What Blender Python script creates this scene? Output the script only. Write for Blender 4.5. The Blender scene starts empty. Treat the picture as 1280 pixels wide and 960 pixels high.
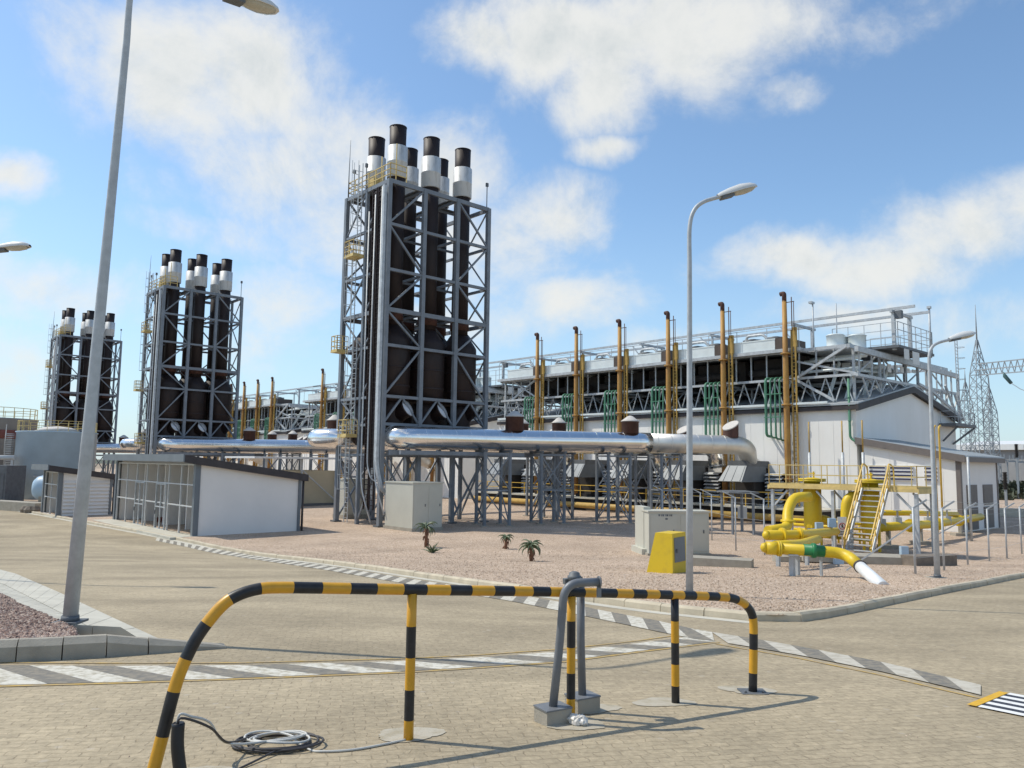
import bpy, bmesh, math, random
from mathutils import Vector, Matrix
random.seed(7)
C = bpy.context.scene.collection
V = Vector
PI = math.pi
# ------------------------------------------------------------------ camera frame and site frame
F = 970.0; PITCH = math.atan(100/970); ROLL = math.radians(.77); EYE = 1.65
_r0 = V((1,0,0)); _u0 = V((0,-math.sin(PITCH),math.cos(PITCH))); FWD = V((0,math.cos(PITCH),math.sin(PITCH)))
RGT = _r0*math.cos(ROLL)+_u0*math.sin(ROLL); UPV = _u0*math.cos(ROLL)-_r0*math.sin(ROLL)
def ray(x, y): return FWD + RGT*((x-640)/F) + UPV*((480-y)/F)
def g(Y):
    if Y < 34: return -.074*Y
    if Y < 40:
        t = Y-34; return -.074*34-.074*(t-t*t/12)
    return -.074*37
ZG = g(50)
def G(x, y):                       # point of the ground seen there
    d = ray(x, y); lo, hi = 1., 400.
    for _ in range(60):
        m = (lo+hi)/2
        if EYE+d.z/d.y*m > g(m): lo = m
        else: hi = m
    return V((d.x/d.y*lo, lo, g(lo)))
def at(x, y, Y):
    d = ray(x, y); k = Y/d.y; return V((d.x*k, Y, EYE+d.z*k))
CW, SW = .742, .670                # the plant's own axes: w across the hall, l along it
def P(w, l, h): return V((CW*w-SW*l, SW*w+CW*l, ZG+h))
WX = V((CW, SW, 0)); LX = V((-SW, CW, 0)); UZ = V((0,0,1))
def on_w(x, y, w):
    d = ray(x, y); k = w/(CW*d.x+SW*d.y); return V((d.x*k, d.y*k, EYE+d.z*k))
# ------------------------------------------------------------------ materials
def mat(name, col, rough=.6, metal=0., var=.15, scale=2., bump=0., bscale=30., col2=None, thr=None, stretch=(1,1,1), spec=.4):
    m = bpy.data.materials.new(name); m.use_nodes = True
    nt = m.node_tree; N = nt.nodes; L = nt.links; b = N['Principled BSDF']
    tc = N.new('ShaderNodeTexCoord'); mp = N.new('ShaderNodeMapping'); mp.inputs['Scale'].default_value = stretch
    L.new(tc.outputs['Object'], mp.inputs['Vector'])
    no = N.new('ShaderNodeTexNoise'); no.inputs['Scale'].default_value = scale; no.inputs['Detail'].default_value = 6; no.inputs['Roughness'].default_value = .62
    L.new(mp.outputs[0], no.inputs['Vector'])
    cr = N.new('ShaderNodeValToRGB'); e = cr.color_ramp.elements
    c2 = col2 if col2 else [c*(1-var) for c in col]
    c1 = col if col2 else [min(1, c*(1+var)) for c in col]
    lo, hi = thr if thr else (.3, .7)
    e[0].position = lo; e[1].position = hi
    e[0].color = (*c2, 1); e[1].color = (*c1, 1)
    L.new(no.outputs[0], cr.inputs[0]); L.new(cr.outputs[0], b.inputs['Base Color'])
    b.inputs['Roughness'].default_value = rough; b.inputs['Metallic'].default_value = metal
    b.inputs['Specular IOR Level'].default_value = spec
    if bump:
        n2 = N.new('ShaderNodeTexNoise'); n2.inputs['Scale'].default_value = bscale; n2.inputs['Detail'].default_value = 4
        L.new(tc.outputs['Object'], n2.inputs['Vector'])
        bp = N.new('ShaderNodeBump'); bp.inputs['Strength'].default_value = bump; bp.inputs['Distance'].default_value = .02
        L.new(n2.outputs[0], bp.inputs['Height']); L.new(bp.outputs[0], b.inputs['Normal'])
    return m
M = {}
M['tower'] = mat('tower_paint', (.195,.215,.24), .5, .0, .18, 1.2)
M['steel'] = mat('galvanised_steel', (.46,.485,.50), .5, .15, .2, 3)
M['dsteel'] = mat('dull_steel', (.14,.15,.16), .6, .2, .2, 2)
M['lamp'] = mat('lamp_pole_zinc', (.44,.465,.48), .5, .1, .14, 6)
M['lampwhite'] = mat('lamp_head_grey', (.62,.62,.60), .45, 0, .06, 8)
M['glass'] = mat('lamp_glass', (.42,.40,.33), .15, 0, .1, 10, spec=.8)
M['flue'] = mat('weathered_brown_flue', (.022,.0125,.011), .6, 0, .4, .9, stretch=(1,1,.35))
M['rust'] = mat('rusty_band', (.10,.045,.032), .8, 0, .4, 3)
M['capbrown'] = mat('rusty_brown_vent', (.085,.04,.03), .7, 0, .3, 2)
M['sleeve'] = mat('white_cladding', (.60,.61,.61), .5, .1, 0, 2.2, col2=(.42,.42,.41), thr=(.35,.5), stretch=(1,1,.25))
M['disc'] = mat('pale_disc', (.62,.62,.62), .4, .1, .08, 3)
M['capdust'] = mat('dusty_cap', (.55,.52,.48), .7, 0, .15, 5)
M['alu'] = mat('aluminium_cladding', (.86,.85,.83), .22, 1., .06, .8, bump=.2, bscale=1.3)
M['alushade'] = mat('shaded_aluminium', (.72,.70,.65), .45, .8, .10, .9, bump=.4, bscale=1.6)  # the second run's turn from the light is put into this colour
M['white'] = mat('white_wall_panel', (.86,.85,.82), .6, 0, 0, .35, col2=(.80,.785,.745), thr=(.35,.65), stretch=(1,1,.4))
M['grey_white'] = mat('grey_white_panel', (.77,.745,.715), .65, 0, .04, .5, bump=.05, bscale=60)
M['trim'] = mat('dark_brown_trim', (.050,.043,.045), .6, 0, .2, 2)
M['roofsheet'] = mat('roof_sheet', (.42,.45,.47), .5, .3, .1, 1)
M['pale'] = mat('pale_radiator', (.70,.755,.75), .5, .1, .08, 1)
M['brownbox'] = mat('brown_box', (.09,.07,.06), .6, 0, .2, 2)
M['ochre'] = mat('ochre_vent_pipe', (.46,.26,.065), .6, 0, 0, 1.6, col2=(.27,.125,.04), thr=(.36,.62), stretch=(1,1,.3))
M['ochre2'] = mat('yellow_tray', (.42,.27,.07), .55, 0, .2, 2)
M['green'] = mat('green_pipe', (.085,.23,.145), .5, 0, .2, 2)
M['hood'] = mat('grey_hood_sheet', (.155,.175,.195), .5, .1, .12, 1)
M['dark'] = mat('shade_and_dark_part', (.030,.026,.024), .8, 0, .3, 1)  # near black; carries shade of openings, gaps and under-deck, and colours the insulators
M['louver'] = mat('louver_slat', (.55,.56,.56), .5, .1, .1, 3)
M['yellow'] = mat('yellow_gas_paint', (.68,.475,.02), .45, 0, 0, 3.2, col2=(.56,.38,.03), thr=(.22,.48))
M['yelrail'] = mat('yellow_rail_paint', (.62,.40,.07), .5, 0, .15, 3)
M['cream'] = mat('cream_yellow_rail', (.62,.47,.19), .55, 0, .18, 2)
M['valve'] = mat('green_valve_paint', (.02,.18,.06), .45, 0, .12, 4)
M['band'] = mat('pipe_end_white', (.72,.74,.74), .5, 0, .05, 5)
M['conc'] = mat('concrete', (.34,.31,.255), .85, 0, .16, 3, bump=.3, bscale=60)
M['conclight'] = mat('pale_concrete', (.50,.475,.40), .85, 0, .15, 1.2, bump=.25, bscale=50)
M['kerb'] = mat('kerb_concrete', (.50,.435,.325), .88, 0, .17, 2.2, bump=.3, bscale=50)
M['beige'] = mat('beige_cabinet', (.50,.49,.42), .55, 0, .05, .8)
M['tank'] = mat('tank_blue_grey', (.37,.50,.62), .45, .0, .1, .5)
M['tankgrey'] = mat('tank_grey', (.30,.30,.30), .6, 0, .1, .5)
M['redband'] = mat('faded_red', (.24,.08,.06), .6, 0, .15, 2)
M['barY'] = mat('barrier_yellow', (.62,.315,.02), .38, 0, .10, 9, spec=.5)
M['barK'] = mat('barrier_black', (.022,.022,.024), .42, 0, .35, 12)
M['standgrey'] = mat('grey_pipe_paint', (.17,.18,.195), .45, .1, .12, 8)
M['blackplastic'] = mat('black_conduit', (.014,.014,.016), .38, 0, .2, 8)
M['cableW'] = mat('pale_cable', (.55,.54,.50), .5, 0, .1, 8)
M['cableK'] = mat('dark_cable', (.05,.045,.045), .5, 0, .2, 8)
M['bag'] = mat('white_plastic', (.66,.63,.58), .4, 0, .1, 20)
M['signwhite'] = mat('sign_white', (.75,.74,.72), .5, 0, .03, 5)
M['signblack'] = mat('sign_black', (.03,.03,.03), .5, 0, .05, 5)
M['signred'] = mat('sign_red', (.5,.04,.03), .5, 0, .05, 5)
M['navy'] = mat('navy_louver', (.03,.035,.09), .5, 0, .1, 5)
M['doorbrown'] = mat('grey_brown_door', (.17,.15,.14), .6, 0, .1, 3)
M['aloeleaf'] = mat('aloe_leaf', (.10,.13,.065), .55, 0, .3, 6)
M['aloetrunk'] = mat('aloe_dead_leaf', (.20,.10,.06), .9, 0, .3, 12)
M['lattice'] = mat('lattice_steel', (.30,.33,.35), .6, .3, .15, .3)
M['insul'] = mat('insulator_green', (.06,.12,.12), .4, 0, .2, 2)
M['stonebrown'] = mat('brown_stone', (.19,.16,.13), .9, 0, .25, 4, bump=.5, bscale=20)
M['scrub'] = mat('scrub_leaf', (.075,.085,.055), .9, 0, .35, .4)
M['glassbox'] = mat('canopy_white', (.70,.71,.70), .5, .1, .05, 1)

def pave_mat():
    m = bpy.data.materials.new('road_paving'); m.use_nodes = True
    nt = m.node_tree; N = nt.nodes; L = nt.links; b = N['Principled BSDF']; b.inputs['Roughness'].default_value = .88; b.inputs['Specular IOR Level'].default_value = .25
    tc = N.new('ShaderNodeTexCoord'); mp = N.new('ShaderNodeMapping'); mp.inputs['Rotation'].default_value = (0,0,math.radians(-12))
    L.new(tc.outputs['Object'], mp.inputs[0])
    wn = N.new('ShaderNodeTexNoise'); wn.inputs['Scale'].default_value = 5; wn.inputs['Detail'].default_value = 3
    L.new(mp.outputs[0], wn.inputs['Vector'])
    wa = N.new('ShaderNodeVectorMath'); wa.operation = 'SCALE'; wa.inputs['Scale'].default_value = .11
    L.new(wn.outputs['Color'], wa.inputs[0])
    ad = N.new('ShaderNodeVectorMath'); ad.operation = 'ADD'; L.new(mp.outputs[0], ad.inputs[0]); L.new(wa.outputs[0], ad.inputs[1])
    br = N.new('ShaderNodeTexBrick'); br.inputs['Scale'].default_value = 1; br.inputs['Brick Width'].default_value = .20; br.inputs['Row Height'].default_value = .10
    br.inputs['Mortar Size'].default_value = .006; br.inputs['Mortar Smooth'].default_value = .4; br.inputs['Bias'].default_value = -.1
    br.inputs['Color1'].default_value = (.405,.335,.228,1); br.inputs['Color2'].default_value = (.352,.292,.20,1); br.inputs['Mortar'].default_value = (.30,.245,.165,1)
    L.new(ad.outputs[0], br.inputs['Vector'])
    # broad stains and tyre dust
    n1 = N.new('ShaderNodeTexNoise'); n1.inputs['Scale'].default_value = .45; n1.inputs['Detail'].default_value = 8; n1.inputs['Roughness'].default_value = .65
    L.new(tc.outputs['Object'], n1.inputs['Vector'])
    r1 = N.new('ShaderNodeMapRange'); r1.inputs['From Min'].default_value = .3; r1.inputs['From Max'].default_value = .7; r1.inputs['To Min'].default_value = .86; r1.inputs['To Max'].default_value = 1.12
    L.new(n1.outputs[0], r1.inputs[0])
    n2 = N.new('ShaderNodeTexNoise'); n2.inputs['Scale'].default_value = 14; n2.inputs['Detail'].default_value = 6; n2.inputs['Roughness'].default_value = .75
    L.new(tc.outputs['Object'], n2.inputs['Vector'])
    r2 = N.new('ShaderNodeMapRange'); r2.inputs['From Min'].default_value = .25; r2.inputs['From Max'].default_value = .75; r2.inputs['To Min'].default_value = .68; r2.inputs['To Max'].default_value = 1.3
    L.new(n2.outputs[0], r2.inputs[0])
    mu = N.new('ShaderNodeMath'); mu.operation = 'MULTIPLY'; L.new(r1.outputs[0], mu.inputs[0]); L.new(r2.outputs[0], mu.inputs[1])
    mx = N.new('ShaderNodeVectorMath'); mx.operation = 'SCALE'; L.new(br.outputs['Color'], mx.inputs[0]); L.new(mu.outputs[0], mx.inputs['Scale'])
    n4 = N.new('ShaderNodeTexNoise'); n4.inputs['Scale'].default_value = .13; n4.inputs['Detail'].default_value = 5; n4.inputs['Distortion'].default_value = 1.2
    sm = N.new('ShaderNodeMapping'); sm.inputs['Scale'].default_value = (1,2.2,1); L.new(tc.outputs['Object'], sm.inputs[0]); L.new(sm.outputs[0], n4.inputs['Vector'])
    r4 = N.new('ShaderNodeMapRange'); r4.inputs['From Min'].default_value = .35; r4.inputs['From Max'].default_value = .62; r4.inputs['To Min'].default_value = .80; r4.inputs['To Max'].default_value = 1.08; L.new(n4.outputs[0], r4.inputs[0])
    mx2 = N.new('ShaderNodeVectorMath'); mx2.operation = 'SCALE'; L.new(mx.outputs[0], mx2.inputs[0]); L.new(r4.outputs[0], mx2.inputs['Scale']); mx = mx2
    # worn pale stones scattered among the bricks, broken joints
    vo = N.new('ShaderNodeTexVoronoi'); vo.inputs['Scale'].default_value = 9; L.new(ad.outputs[0], vo.inputs['Vector'])
    sp = N.new('ShaderNodeSeparateColor'); L.new(vo.outputs['Color'], sp.inputs[0])
    gt = N.new('ShaderNodeMapRange'); gt.inputs['From Min'].default_value = .93; gt.inputs['From Max'].default_value = .96; L.new(sp.outputs[0], gt.inputs[0])
    di = N.new('ShaderNodeMapRange'); di.inputs['From Min'].default_value = .34; di.inputs['From Max'].default_value = .2; L.new(vo.outputs['Distance'], di.inputs[0])
    pm = N.new('ShaderNodeMath'); pm.operation = 'MULTIPLY'; L.new(gt.outputs[0], pm.inputs[0]); L.new(di.outputs[0], pm.inputs[1])
    pk = N.new('ShaderNodeMath'); pk.operation = 'MULTIPLY'; pk.inputs[1].default_value = .4; L.new(pm.outputs[0], pk.inputs[0])
    mix = N.new('ShaderNodeMix'); mix.data_type = 'RGBA'; L.new(pk.outputs[0], mix.inputs['Factor']); L.new(mx.outputs[0], mix.inputs['A']); mix.inputs['B'].default_value = (.46,.41,.34,1)
    L.new(mix.outputs['Result'], b.inputs['Base Color'])
    bp = N.new('ShaderNodeBump'); bp.inputs['Strength'].default_value = .5; bp.inputs['Distance'].default_value = .012
    hs = N.new('ShaderNodeMath'); hs.operation = 'MULTIPLY_ADD'; hs.inputs[1].default_value = -1.; L.new(br.outputs['Fac'], hs.inputs[0]); L.new(n2.outputs[0], hs.inputs[2])
    L.new(hs.outputs[0], bp.inputs['Height']); L.new(bp.outputs[0], b.inputs['Normal'])
    return m
def gravel_mat(name, cols, scale=16):
    m = bpy.data.materials.new(name); m.use_nodes = True
    nt = m.node_tree; N = nt.nodes; L = nt.links; b = N['Principled BSDF']; b.inputs['Roughness'].default_value = .92; b.inputs['Specular IOR Level'].default_value = .2
    tc = N.new('ShaderNodeTexCoord')
    vo = N.new('ShaderNodeTexVoronoi'); vo.inputs['Scale'].default_value = scale; L.new(tc.outputs['Object'], vo.inputs['Vector'])
    sp = N.new('ShaderNodeSeparateColor'); L.new(vo.outputs['Color'], sp.inputs[0])
    cr = N.new('ShaderNodeValToRGB'); e = cr.color_ramp.elements
    e[0].position = 0; e[0].color = (*cols[0],1); e[1].position = 1; e[1].color = (*cols[-1],1)
    for i, c in enumerate(cols[1:-1]):
        k = e.new((i+1)/(len(cols)-1)); k.color = (*c,1)
    L.new(sp.outputs[0], cr.inputs[0])
    n1 = N.new('ShaderNodeTexNoise'); n1.inputs['Scale'].default_value = .35; n1.inputs['Detail'].default_value = 7; n1.inputs['Roughness'].default_value = .6
    L.new(tc.outputs['Object'], n1.inputs['Vector'])
    r1 = N.new('ShaderNodeMapRange'); r1.inputs['From Min'].default_value = .3; r1.inputs['From Max'].default_value = .7; r1.inputs['To Min'].default_value = .82; r1.inputs['To Max'].default_value = 1.15
    L.new(n1.outputs[0], r1.inputs[0])
    mx = N.new('ShaderNodeVectorMath'); mx.operation = 'SCALE'; L.new(cr.outputs[0], mx.inputs[0]); L.new(r1.outputs[0], mx.inputs['Scale'])
    L.new(mx.outputs[0], b.inputs['Base Color'])
    bp = N.new('ShaderNodeBump'); bp.inputs['Strength'].default_value = .7; bp.inputs['Distance'].default_value = .02; bp.invert = True
    L.new(vo.outputs['Distance'], bp.inputs['Height']); L.new(bp.outputs[0], b.inputs['Normal'])
    return m
M['pave'] = pave_mat()
M['gravel'] = gravel_mat('pink_tan_gravel', [(.21,.145,.105),(.42,.31,.22),(.49,.375,.28),(.44,.335,.25),(.68,.57,.46)], 26)
M['gravel2'] = gravel_mat('purple_tan_gravel', [(.15,.10,.085),(.32,.22,.18),(.42,.31,.25),(.52,.43,.36)], 22)
M['soil'] = gravel_mat('dry_soil', [(.26,.20,.14),(.33,.26,.19),(.38,.30,.22)], 3)
M['pavewhite'] = mat('worn_white_paint', (.60,.57,.49), .8, 0, 0, 11, col2=(.36,.32,.24), thr=(.36,.56))
M['pavedark'] = mat('worn_dark_paint', (.16,.15,.13), .8, 0, 0, 11, col2=(.25,.22,.17), thr=(.4,.6))
M['fadewhite'] = mat('faded_white_paint', (.50,.465,.39), .85, 0, 0, 7, col2=(.36,.32,.25), thr=(.35,.55))
M['zebwhite'] = mat('fresh_white_paint', (.74,.73,.70), .7, 0, 0, 12, col2=(.60,.58,.53), thr=(.3,.45))
M['zebdark'] = mat('fresh_black_paint', (.035,.037,.05), .7, 0, .3, 12)
M['lineyellow'] = mat('worn_yellow_line', (.50,.33,.09), .8, 0, 0, 8, col2=(.36,.28,.17), thr=(.38,.62))
M['lineyellow2'] = mat('yellow_stop_line', (.62,.36,.03), .75, 0, .12, 10)
M['pad'] = mat('cement_patch', (.43,.39,.31), .85, 0, 0, 7, col2=(.345,.30,.215), thr=(.36,.56), bump=.2, bscale=40)

# ------------------------------------------------------------------ mesh builder
class MB:
    def __init__(s): s.v = []; s.f = []; s.mi = []; s.sm = []
    def add(s, vs, fs, mi=0, sm=False):
        o = len(s.v); s.v += [V(q) for q in vs]
        for f in fs: s.f.append([i+o for i in f]); s.mi.append(mi); s.sm.append(sm)
        return s
    def hexa(s, c, mi=0):           # 8 corners: four below, four above, both counter-clockwise
        return s.add(c, [(3,2,1,0),(4,5,6,7),(0,1,5,4),(1,2,6,5),(2,3,7,6),(3,0,4,7)], mi)
    def bwl(s, w0, w1, l0, l1, h0, h1, mi=0):
        return s.hexa([P(w0,l0,h0),P(w1,l0,h0),P(w1,l1,h0),P(w0,l1,h0),P(w0,l0,h1),P(w1,l0,h1),P(w1,l1,h1),P(w0,l1,h1)], mi)
    def box(s, c, sx, sy, sz, ax=V((1,0,0)), ay=V((0,1,0)), az=UZ, mi=0):   # c = centre of the bottom
        c = V(c); a = ax*(sx/2); b = ay*(sy/2); t = az*sz
        return s.hexa([c-a-b,c+a-b,c+a+b,c-a+b,c-a-b+t,c+a-b+t,c+a+b+t,c-a+b+t], mi)
    def bar(s, p, q, a=.1, b=None, up=UZ, mi=0):
        p = V(p); q = V(q); b = b or a; d = q-p
        if d.length < 1e-5: return s
        d.normalize()
        if abs(d.dot(up)) > .98: up = WX
        x = d.cross(up).normalized(); y = x.cross(d).normalized()
        x *= a/2; y *= b/2
        return s.hexa([p-x-y,p-x+y,p+x+y,p+x-y,q-x-y,q-x+y,q+x+y,q+x-y][0:4][::-1]+[q-x-y,q-x+y,q+x+y,q+x-y][::-1], mi)
    def tube(s, pts, r, n=8, sm=True, mis=None, mi=0, caps=True):
        pts = [V(p) for p in pts]; m = len(pts); rs = r if isinstance(r, (list,tuple)) else [r]*m
        tg = []
        for i in range(m):
            t = pts[min(i+1,m-1)]-pts[max(i-1,0)]; tg.append(t.normalized())
        u = tg[0].cross(UZ)
        if u.length < .05: u = tg[0].cross(V((1,.3,0)))
        u.normalize(); vs = []
        for i in range(m):
            u = (u - tg[i]*u.dot(tg[i])).normalized(); w = tg[i].cross(u)
            for k in range(n):
                a = 2*PI*k/n; vs.append(pts[i]+(u*math.cos(a)+w*math.sin(a))*rs[i])
        for i in range(m-1):
            fs = [(i*n+k, i*n+(k+1)%n, (i+1)*n+(k+1)%n, (i+1)*n+k) for k in range(n)]
            o = len(s.v)
            for f in fs: s.f.append([j+o for j in f]); s.mi.append(mis[i] if mis else mi); s.sm.append(sm)
        o = len(s.v); s.v += vs
        if caps:
            s.f.append([o+k for k in range(n)][::-1]); s.mi.append(mis[0] if mis else mi); s.sm.append(False)
            s.f.append([o+(m-1)*n+k for k in range(n)]); s.mi.append(mis[-1] if mis else mi); s.sm.append(False)
        return s
    def lathe(s, p0, prof, n=16, axis=UZ, sm=True, mi=0):
        axis = V(axis).normalized(); return s.tube2(p0, prof, n, axis, sm, mi)
    def tube2(s, p0, prof, n, axis, sm, mi):
        p0 = V(p0); u = axis.cross(UZ)
        if u.length < .05: u = V((1,0,0))
        u.normalize(); w = axis.cross(u); o = len(s.v)
        for t, r in prof:
            for k in range(n):
                a = 2*PI*k/n; s.v.append(p0+axis*t+(u*math.cos(a)+w*math.sin(a))*max(r,1e-4))
        for i in range(len(prof)-1):
            for k in range(n):
                s.f.append([o+i*n+k,o+i*n+(k+1)%n,o+(i+1)*n+(k+1)%n,o+(i+1)*n+k]); s.mi.append(mi); s.sm.append(sm and abs(prof[i][1]-prof[i+1][1]) < 2.5*abs(prof[i][0]-prof[i+1][0])+1e-6)
        s.f.append([o+k for k in range(n)][::-1]); s.mi.append(mi); s.sm.append(False)
        s.f.append([o+(len(prof)-1)*n+k for k in range(n)]); s.mi.append(mi); s.sm.append(False)
        return s
    def build(s, name, mats, parent=None, label=None):
        me = bpy.data.meshes.new(name); o = bpy.data.objects.new(name, me)
        off = parent_loc(parent) if parent else V((0,0,0))
        me.from_pydata([tuple(v-off) for v in s.v], [], s.f)
        for m in (mats if isinstance(mats, (list,tuple)) else [mats]): me.materials.append(M[m] if isinstance(m, str) else m)
        me.polygons.foreach_set('material_index', s.mi); me.polygons.foreach_set('use_smooth', s.sm); me.update()
        if True:
            bm = bmesh.new(); bm.from_mesh(me); bmesh.ops.recalc_face_normals(bm, faces=bm.faces); bm.to_mesh(me); bm.free()
        C.objects.link(o)
        if parent: o.parent = parent
        if label: o['label'] = label
        return o
def parent_loc(p):
    v = V((0,0,0))
    while p is not None: v += p.location; p = p.parent
    return v
def thing(name, label, cat, loc, group=None):
    o = bpy.data.objects.new(name, None); o.empty_display_size = .3; C.objects.link(o); o.location = V(loc)
    o['label'] = label; o['category'] = cat
    if group: o['group'] = group
    return o
def solo(name, label, cat, mb, mats, loc, group=None):   # a thing of one mesh, its origin at its base
    e = type('L', (), {})(); o = None
    me = bpy.data.meshes.new(name); o = bpy.data.objects.new(name, me); loc = V(loc)
    me.from_pydata([tuple(v-loc) for v in mb.v], [], mb.f)
    for m in (mats if isinstance(mats, (list,tuple)) else [mats]): me.materials.append(M[m])
    me.polygons.foreach_set('material_index', mb.mi); me.polygons.foreach_set('use_smooth', mb.sm); me.update()
    bm = bmesh.new(); bm.from_mesh(me); bmesh.ops.recalc_face_normals(bm, faces=bm.faces); bm.to_mesh(me); bm.free()
    C.objects.link(o); o.location = loc; o['label'] = label; o['category'] = cat
    if group: o['group'] = group
    return o
def struct(name, mb, mats, kind='structure'):
    o = mb.build(name, mats); o['kind'] = kind; return o
def copy_tree(o, delta=None, parent=None):
    c = o.copy(); C.objects.link(c)
    if delta is not None: c.location = o.location+delta
    if parent: c.parent = parent
    for ch in o.children: copy_tree(ch, None, c)
    return c
def fillet(pts, rad, n=6):
    pts = [V(p) for p in pts]; out = [pts[0]]
    for i in range(1, len(pts)-1):
        a, b, c = pts[i-1], pts[i], pts[i+1]; d1 = (a-b).normalized(); d2 = (c-b).normalized()
        k = min(rad, (a-b).length*.48, (c-b).length*.48)
        p, q = b+d1*k, b+d2*k
        for j in range(n+1):
            t = j/n; out.append(p*(1-t)**2+b*2*t*(1-t)+q*t*t)
    out.append(pts[-1]); return out
def railing(mb, pts, h=1.1, t=.05, sp=1.5, rails=(1.,.52), toe=False, mi=0):
    pts = [V(p) for p in pts]
    for a, b in zip(pts, pts[1:]):
        for r in rails: mb.bar(a+UZ*h*r, b+UZ*h*r, t, mi=mi)
        if toe: mb.bar(a+UZ*.06, b+UZ*.06, .02, .13, mi=mi)
        n = max(1, round((b-a).length/sp))
        for i in range(n+1): mb.bar(a.lerp(b, i/n), a.lerp(b, i/n)+UZ*h, t, mi=mi)
ORD = ['first','second','third','fourth','fifth','sixth','seventh','eighth','ninth','tenth','eleventh','twelfth']
BLK = ['nearest','middle','farthest']

# ================================================================== GROUND
def sheet_poly(poly, off, name, m, kind='structure', step=.5):
    bm = bmesh.new(); vs = [bm.verts.new((p[0],p[1],0)) for p in poly]; f = bm.faces.new(vs)
    bmesh.ops.triangulate(bm, faces=[f])
    ys = [p[1] for p in poly]; y = math.ceil(min(ys)/step)*step
    while y < max(ys):
        if y < 42: bmesh.ops.bisect_plane(bm, geom=bm.verts[:]+bm.edges[:]+bm.faces[:], plane_co=(0,y,0), plane_no=(0,1,0))
        y += step
    for v in bm.verts: v.co.z = g(v.co.y)+off
    bmesh.ops.recalc_face_normals(bm, faces=bm.faces)
    for f in bm.faces:
        if f.normal.z < 0: f.normal_flip()
    me = bpy.data.meshes.new(name); bm.to_mesh(me); bm.free(); me.materials.append(M[m])
    o = bpy.data.objects.new(name, me); C.objects.link(o)
    if kind: o['kind'] = kind
    return o
def sheet_grid(x0, x1, rows, off, name, m):
    mb = MB(); vs = []; fs = []
    for i, y in enumerate(rows):
        vs += [(x0,y,g(y)+off),(x1,y,g(y)+off)]
        if i: fs.append((2*i-2,2*i-1,2*i+1,2*i))
    mb.add(vs, fs); return struct(name, mb, m)
rows = [-12+i*.5 for i in range(110)]
sheet_grid(-3000, 3000, [-60,-30]+rows+[80,200,600,4000], -.32, 'ground', 'soil')
sheet_grid(-75, 60, [-14]+rows[0:]+[60,75], 0, 'road', 'pave')

# gravel yard edge (on the kerb), as plan points
KP = [G(*q) for q in ((108,654),(240,678),(400,703),(560,727),(700,747),(800,762),(900,772.5),(958,778.5),(1000,778.5),(1060,768),(1150,748),(1280,722))]
KP = [V((p.x,p.y,0)) for p in KP]
def smooth2(pts, it=2):
    for _ in range(it):
        o = [pts[0]]
        for a, b in zip(pts, pts[1:]): o += [a.lerp(b,.25), a.lerp(b,.75)]
        o.append(pts[-1]); pts = o
    return pts
KP = [KP[0]+ (KP[0]-KP[1])*1.2]+KP+[KP[-1]+(KP[-1]-KP[-2])*1.5]
KS = smooth2(KP, 2)
def offset(pts, d):
    out = []
    for i, p in enumerate(pts):
        t = (pts[min(i+1,len(pts)-1)]-pts[max(i-1,0)]).normalized(); out.append(p+V((-t.y,t.x,0))*d)
    return out
KIN = offset(KS, .14)
yard = KIN + [V((95,75,0)), V((150,110,0)), V((150,330,0)), V((-330,330,0)), V((-140,120,0))]
sheet_poly(yard, .115, 'gravel_yard', 'gravel')
def kerb(pts, w, h, name, m, block=1.0, gap=.018, chamfer=.04, taper=0):
    # pts = road side edge; stones of about one metre with open joints
    mb = MB(); L_ = [0]
    for a, b in zip(pts, pts[1:]): L_.append(L_[-1]+(b-a).length)
    def pt(s):
        s = max(0, min(L_[-1], s))
        for i in range(len(pts)-1):
            if s <= L_[i+1]+1e-9:
                t = (s-L_[i])/max(1e-9, L_[i+1]-L_[i]); return pts[i].lerp(pts[i+1], t), (pts[i+1]-pts[i]).normalized()
    n = max(1, int(L_[-1]/block)); st = L_[-1]/n
    for k in range(n):
        a, ta = pt(k*st+gap/2); b, tb = pt((k+1)*st-gap/2)
        t = (b-a).normalized(); nn = V((-t.y,t.x,0)); j = random.uniform(-.008,.008); hh = h+random.uniform(-.008,.008)
        a = a+nn*j; b = b+nn*j
        vs = []
        for e_, p in enumerate((a, b)):
            z = g(p.y); kk = n-(k+e_); h_ = hh*min(1, .15+.85*kk/taper) if taper else hh; ch = min(chamfer, h_*.4)
            for (o_, zz) in ((0,-.1),(0.012,h_-ch),(.012+ch,h_),(w,h_),(w,-.1)):
                q = p+nn*o_; vs.append((q.x,q.y,z+zz))
        mb.add(vs, [(0,1,6,5),(1,2,7,6),(2,3,8,7),(3,4,9,8),(4,3,2,1,0),(5,6,7,8,9)])
    return struct(name, mb, m)
kerb(KS, .15, .15, 'kerb', 'kerb', .95)
# pale concrete gutter along the kerb
GUT0 = offset(KS, -.02); GUT1 = offset(KS, -.34)
def strip(a, b, off, name, mats, mi_fn=None, kind='structure', i0=0, i1=None):
    mb = MB()
    for i in range(i0, (i1 or len(a))-1):
        n = max(1, int(max((a[i+1]-a[i]).length, 0)/.6))
        for k in range(n):
            q = [a[i].lerp(a[i+1],k/n), b[i].lerp(b[i+1],k/n), b[i].lerp(b[i+1],(k+1)/n), a[i].lerp(a[i+1],(k+1)/n)]
            mb.add([(p.x,p.y,g(p.y)+off) for p in q], [(0,1,2,3)], mi_fn(i) if mi_fn else 0)
    return struct(name, mb, mats, kind)
nK = len(KS)
strip(GUT0, GUT1, .004, 'gutter', 'conclight', i0=2, i1=int(nK*.62))
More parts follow.
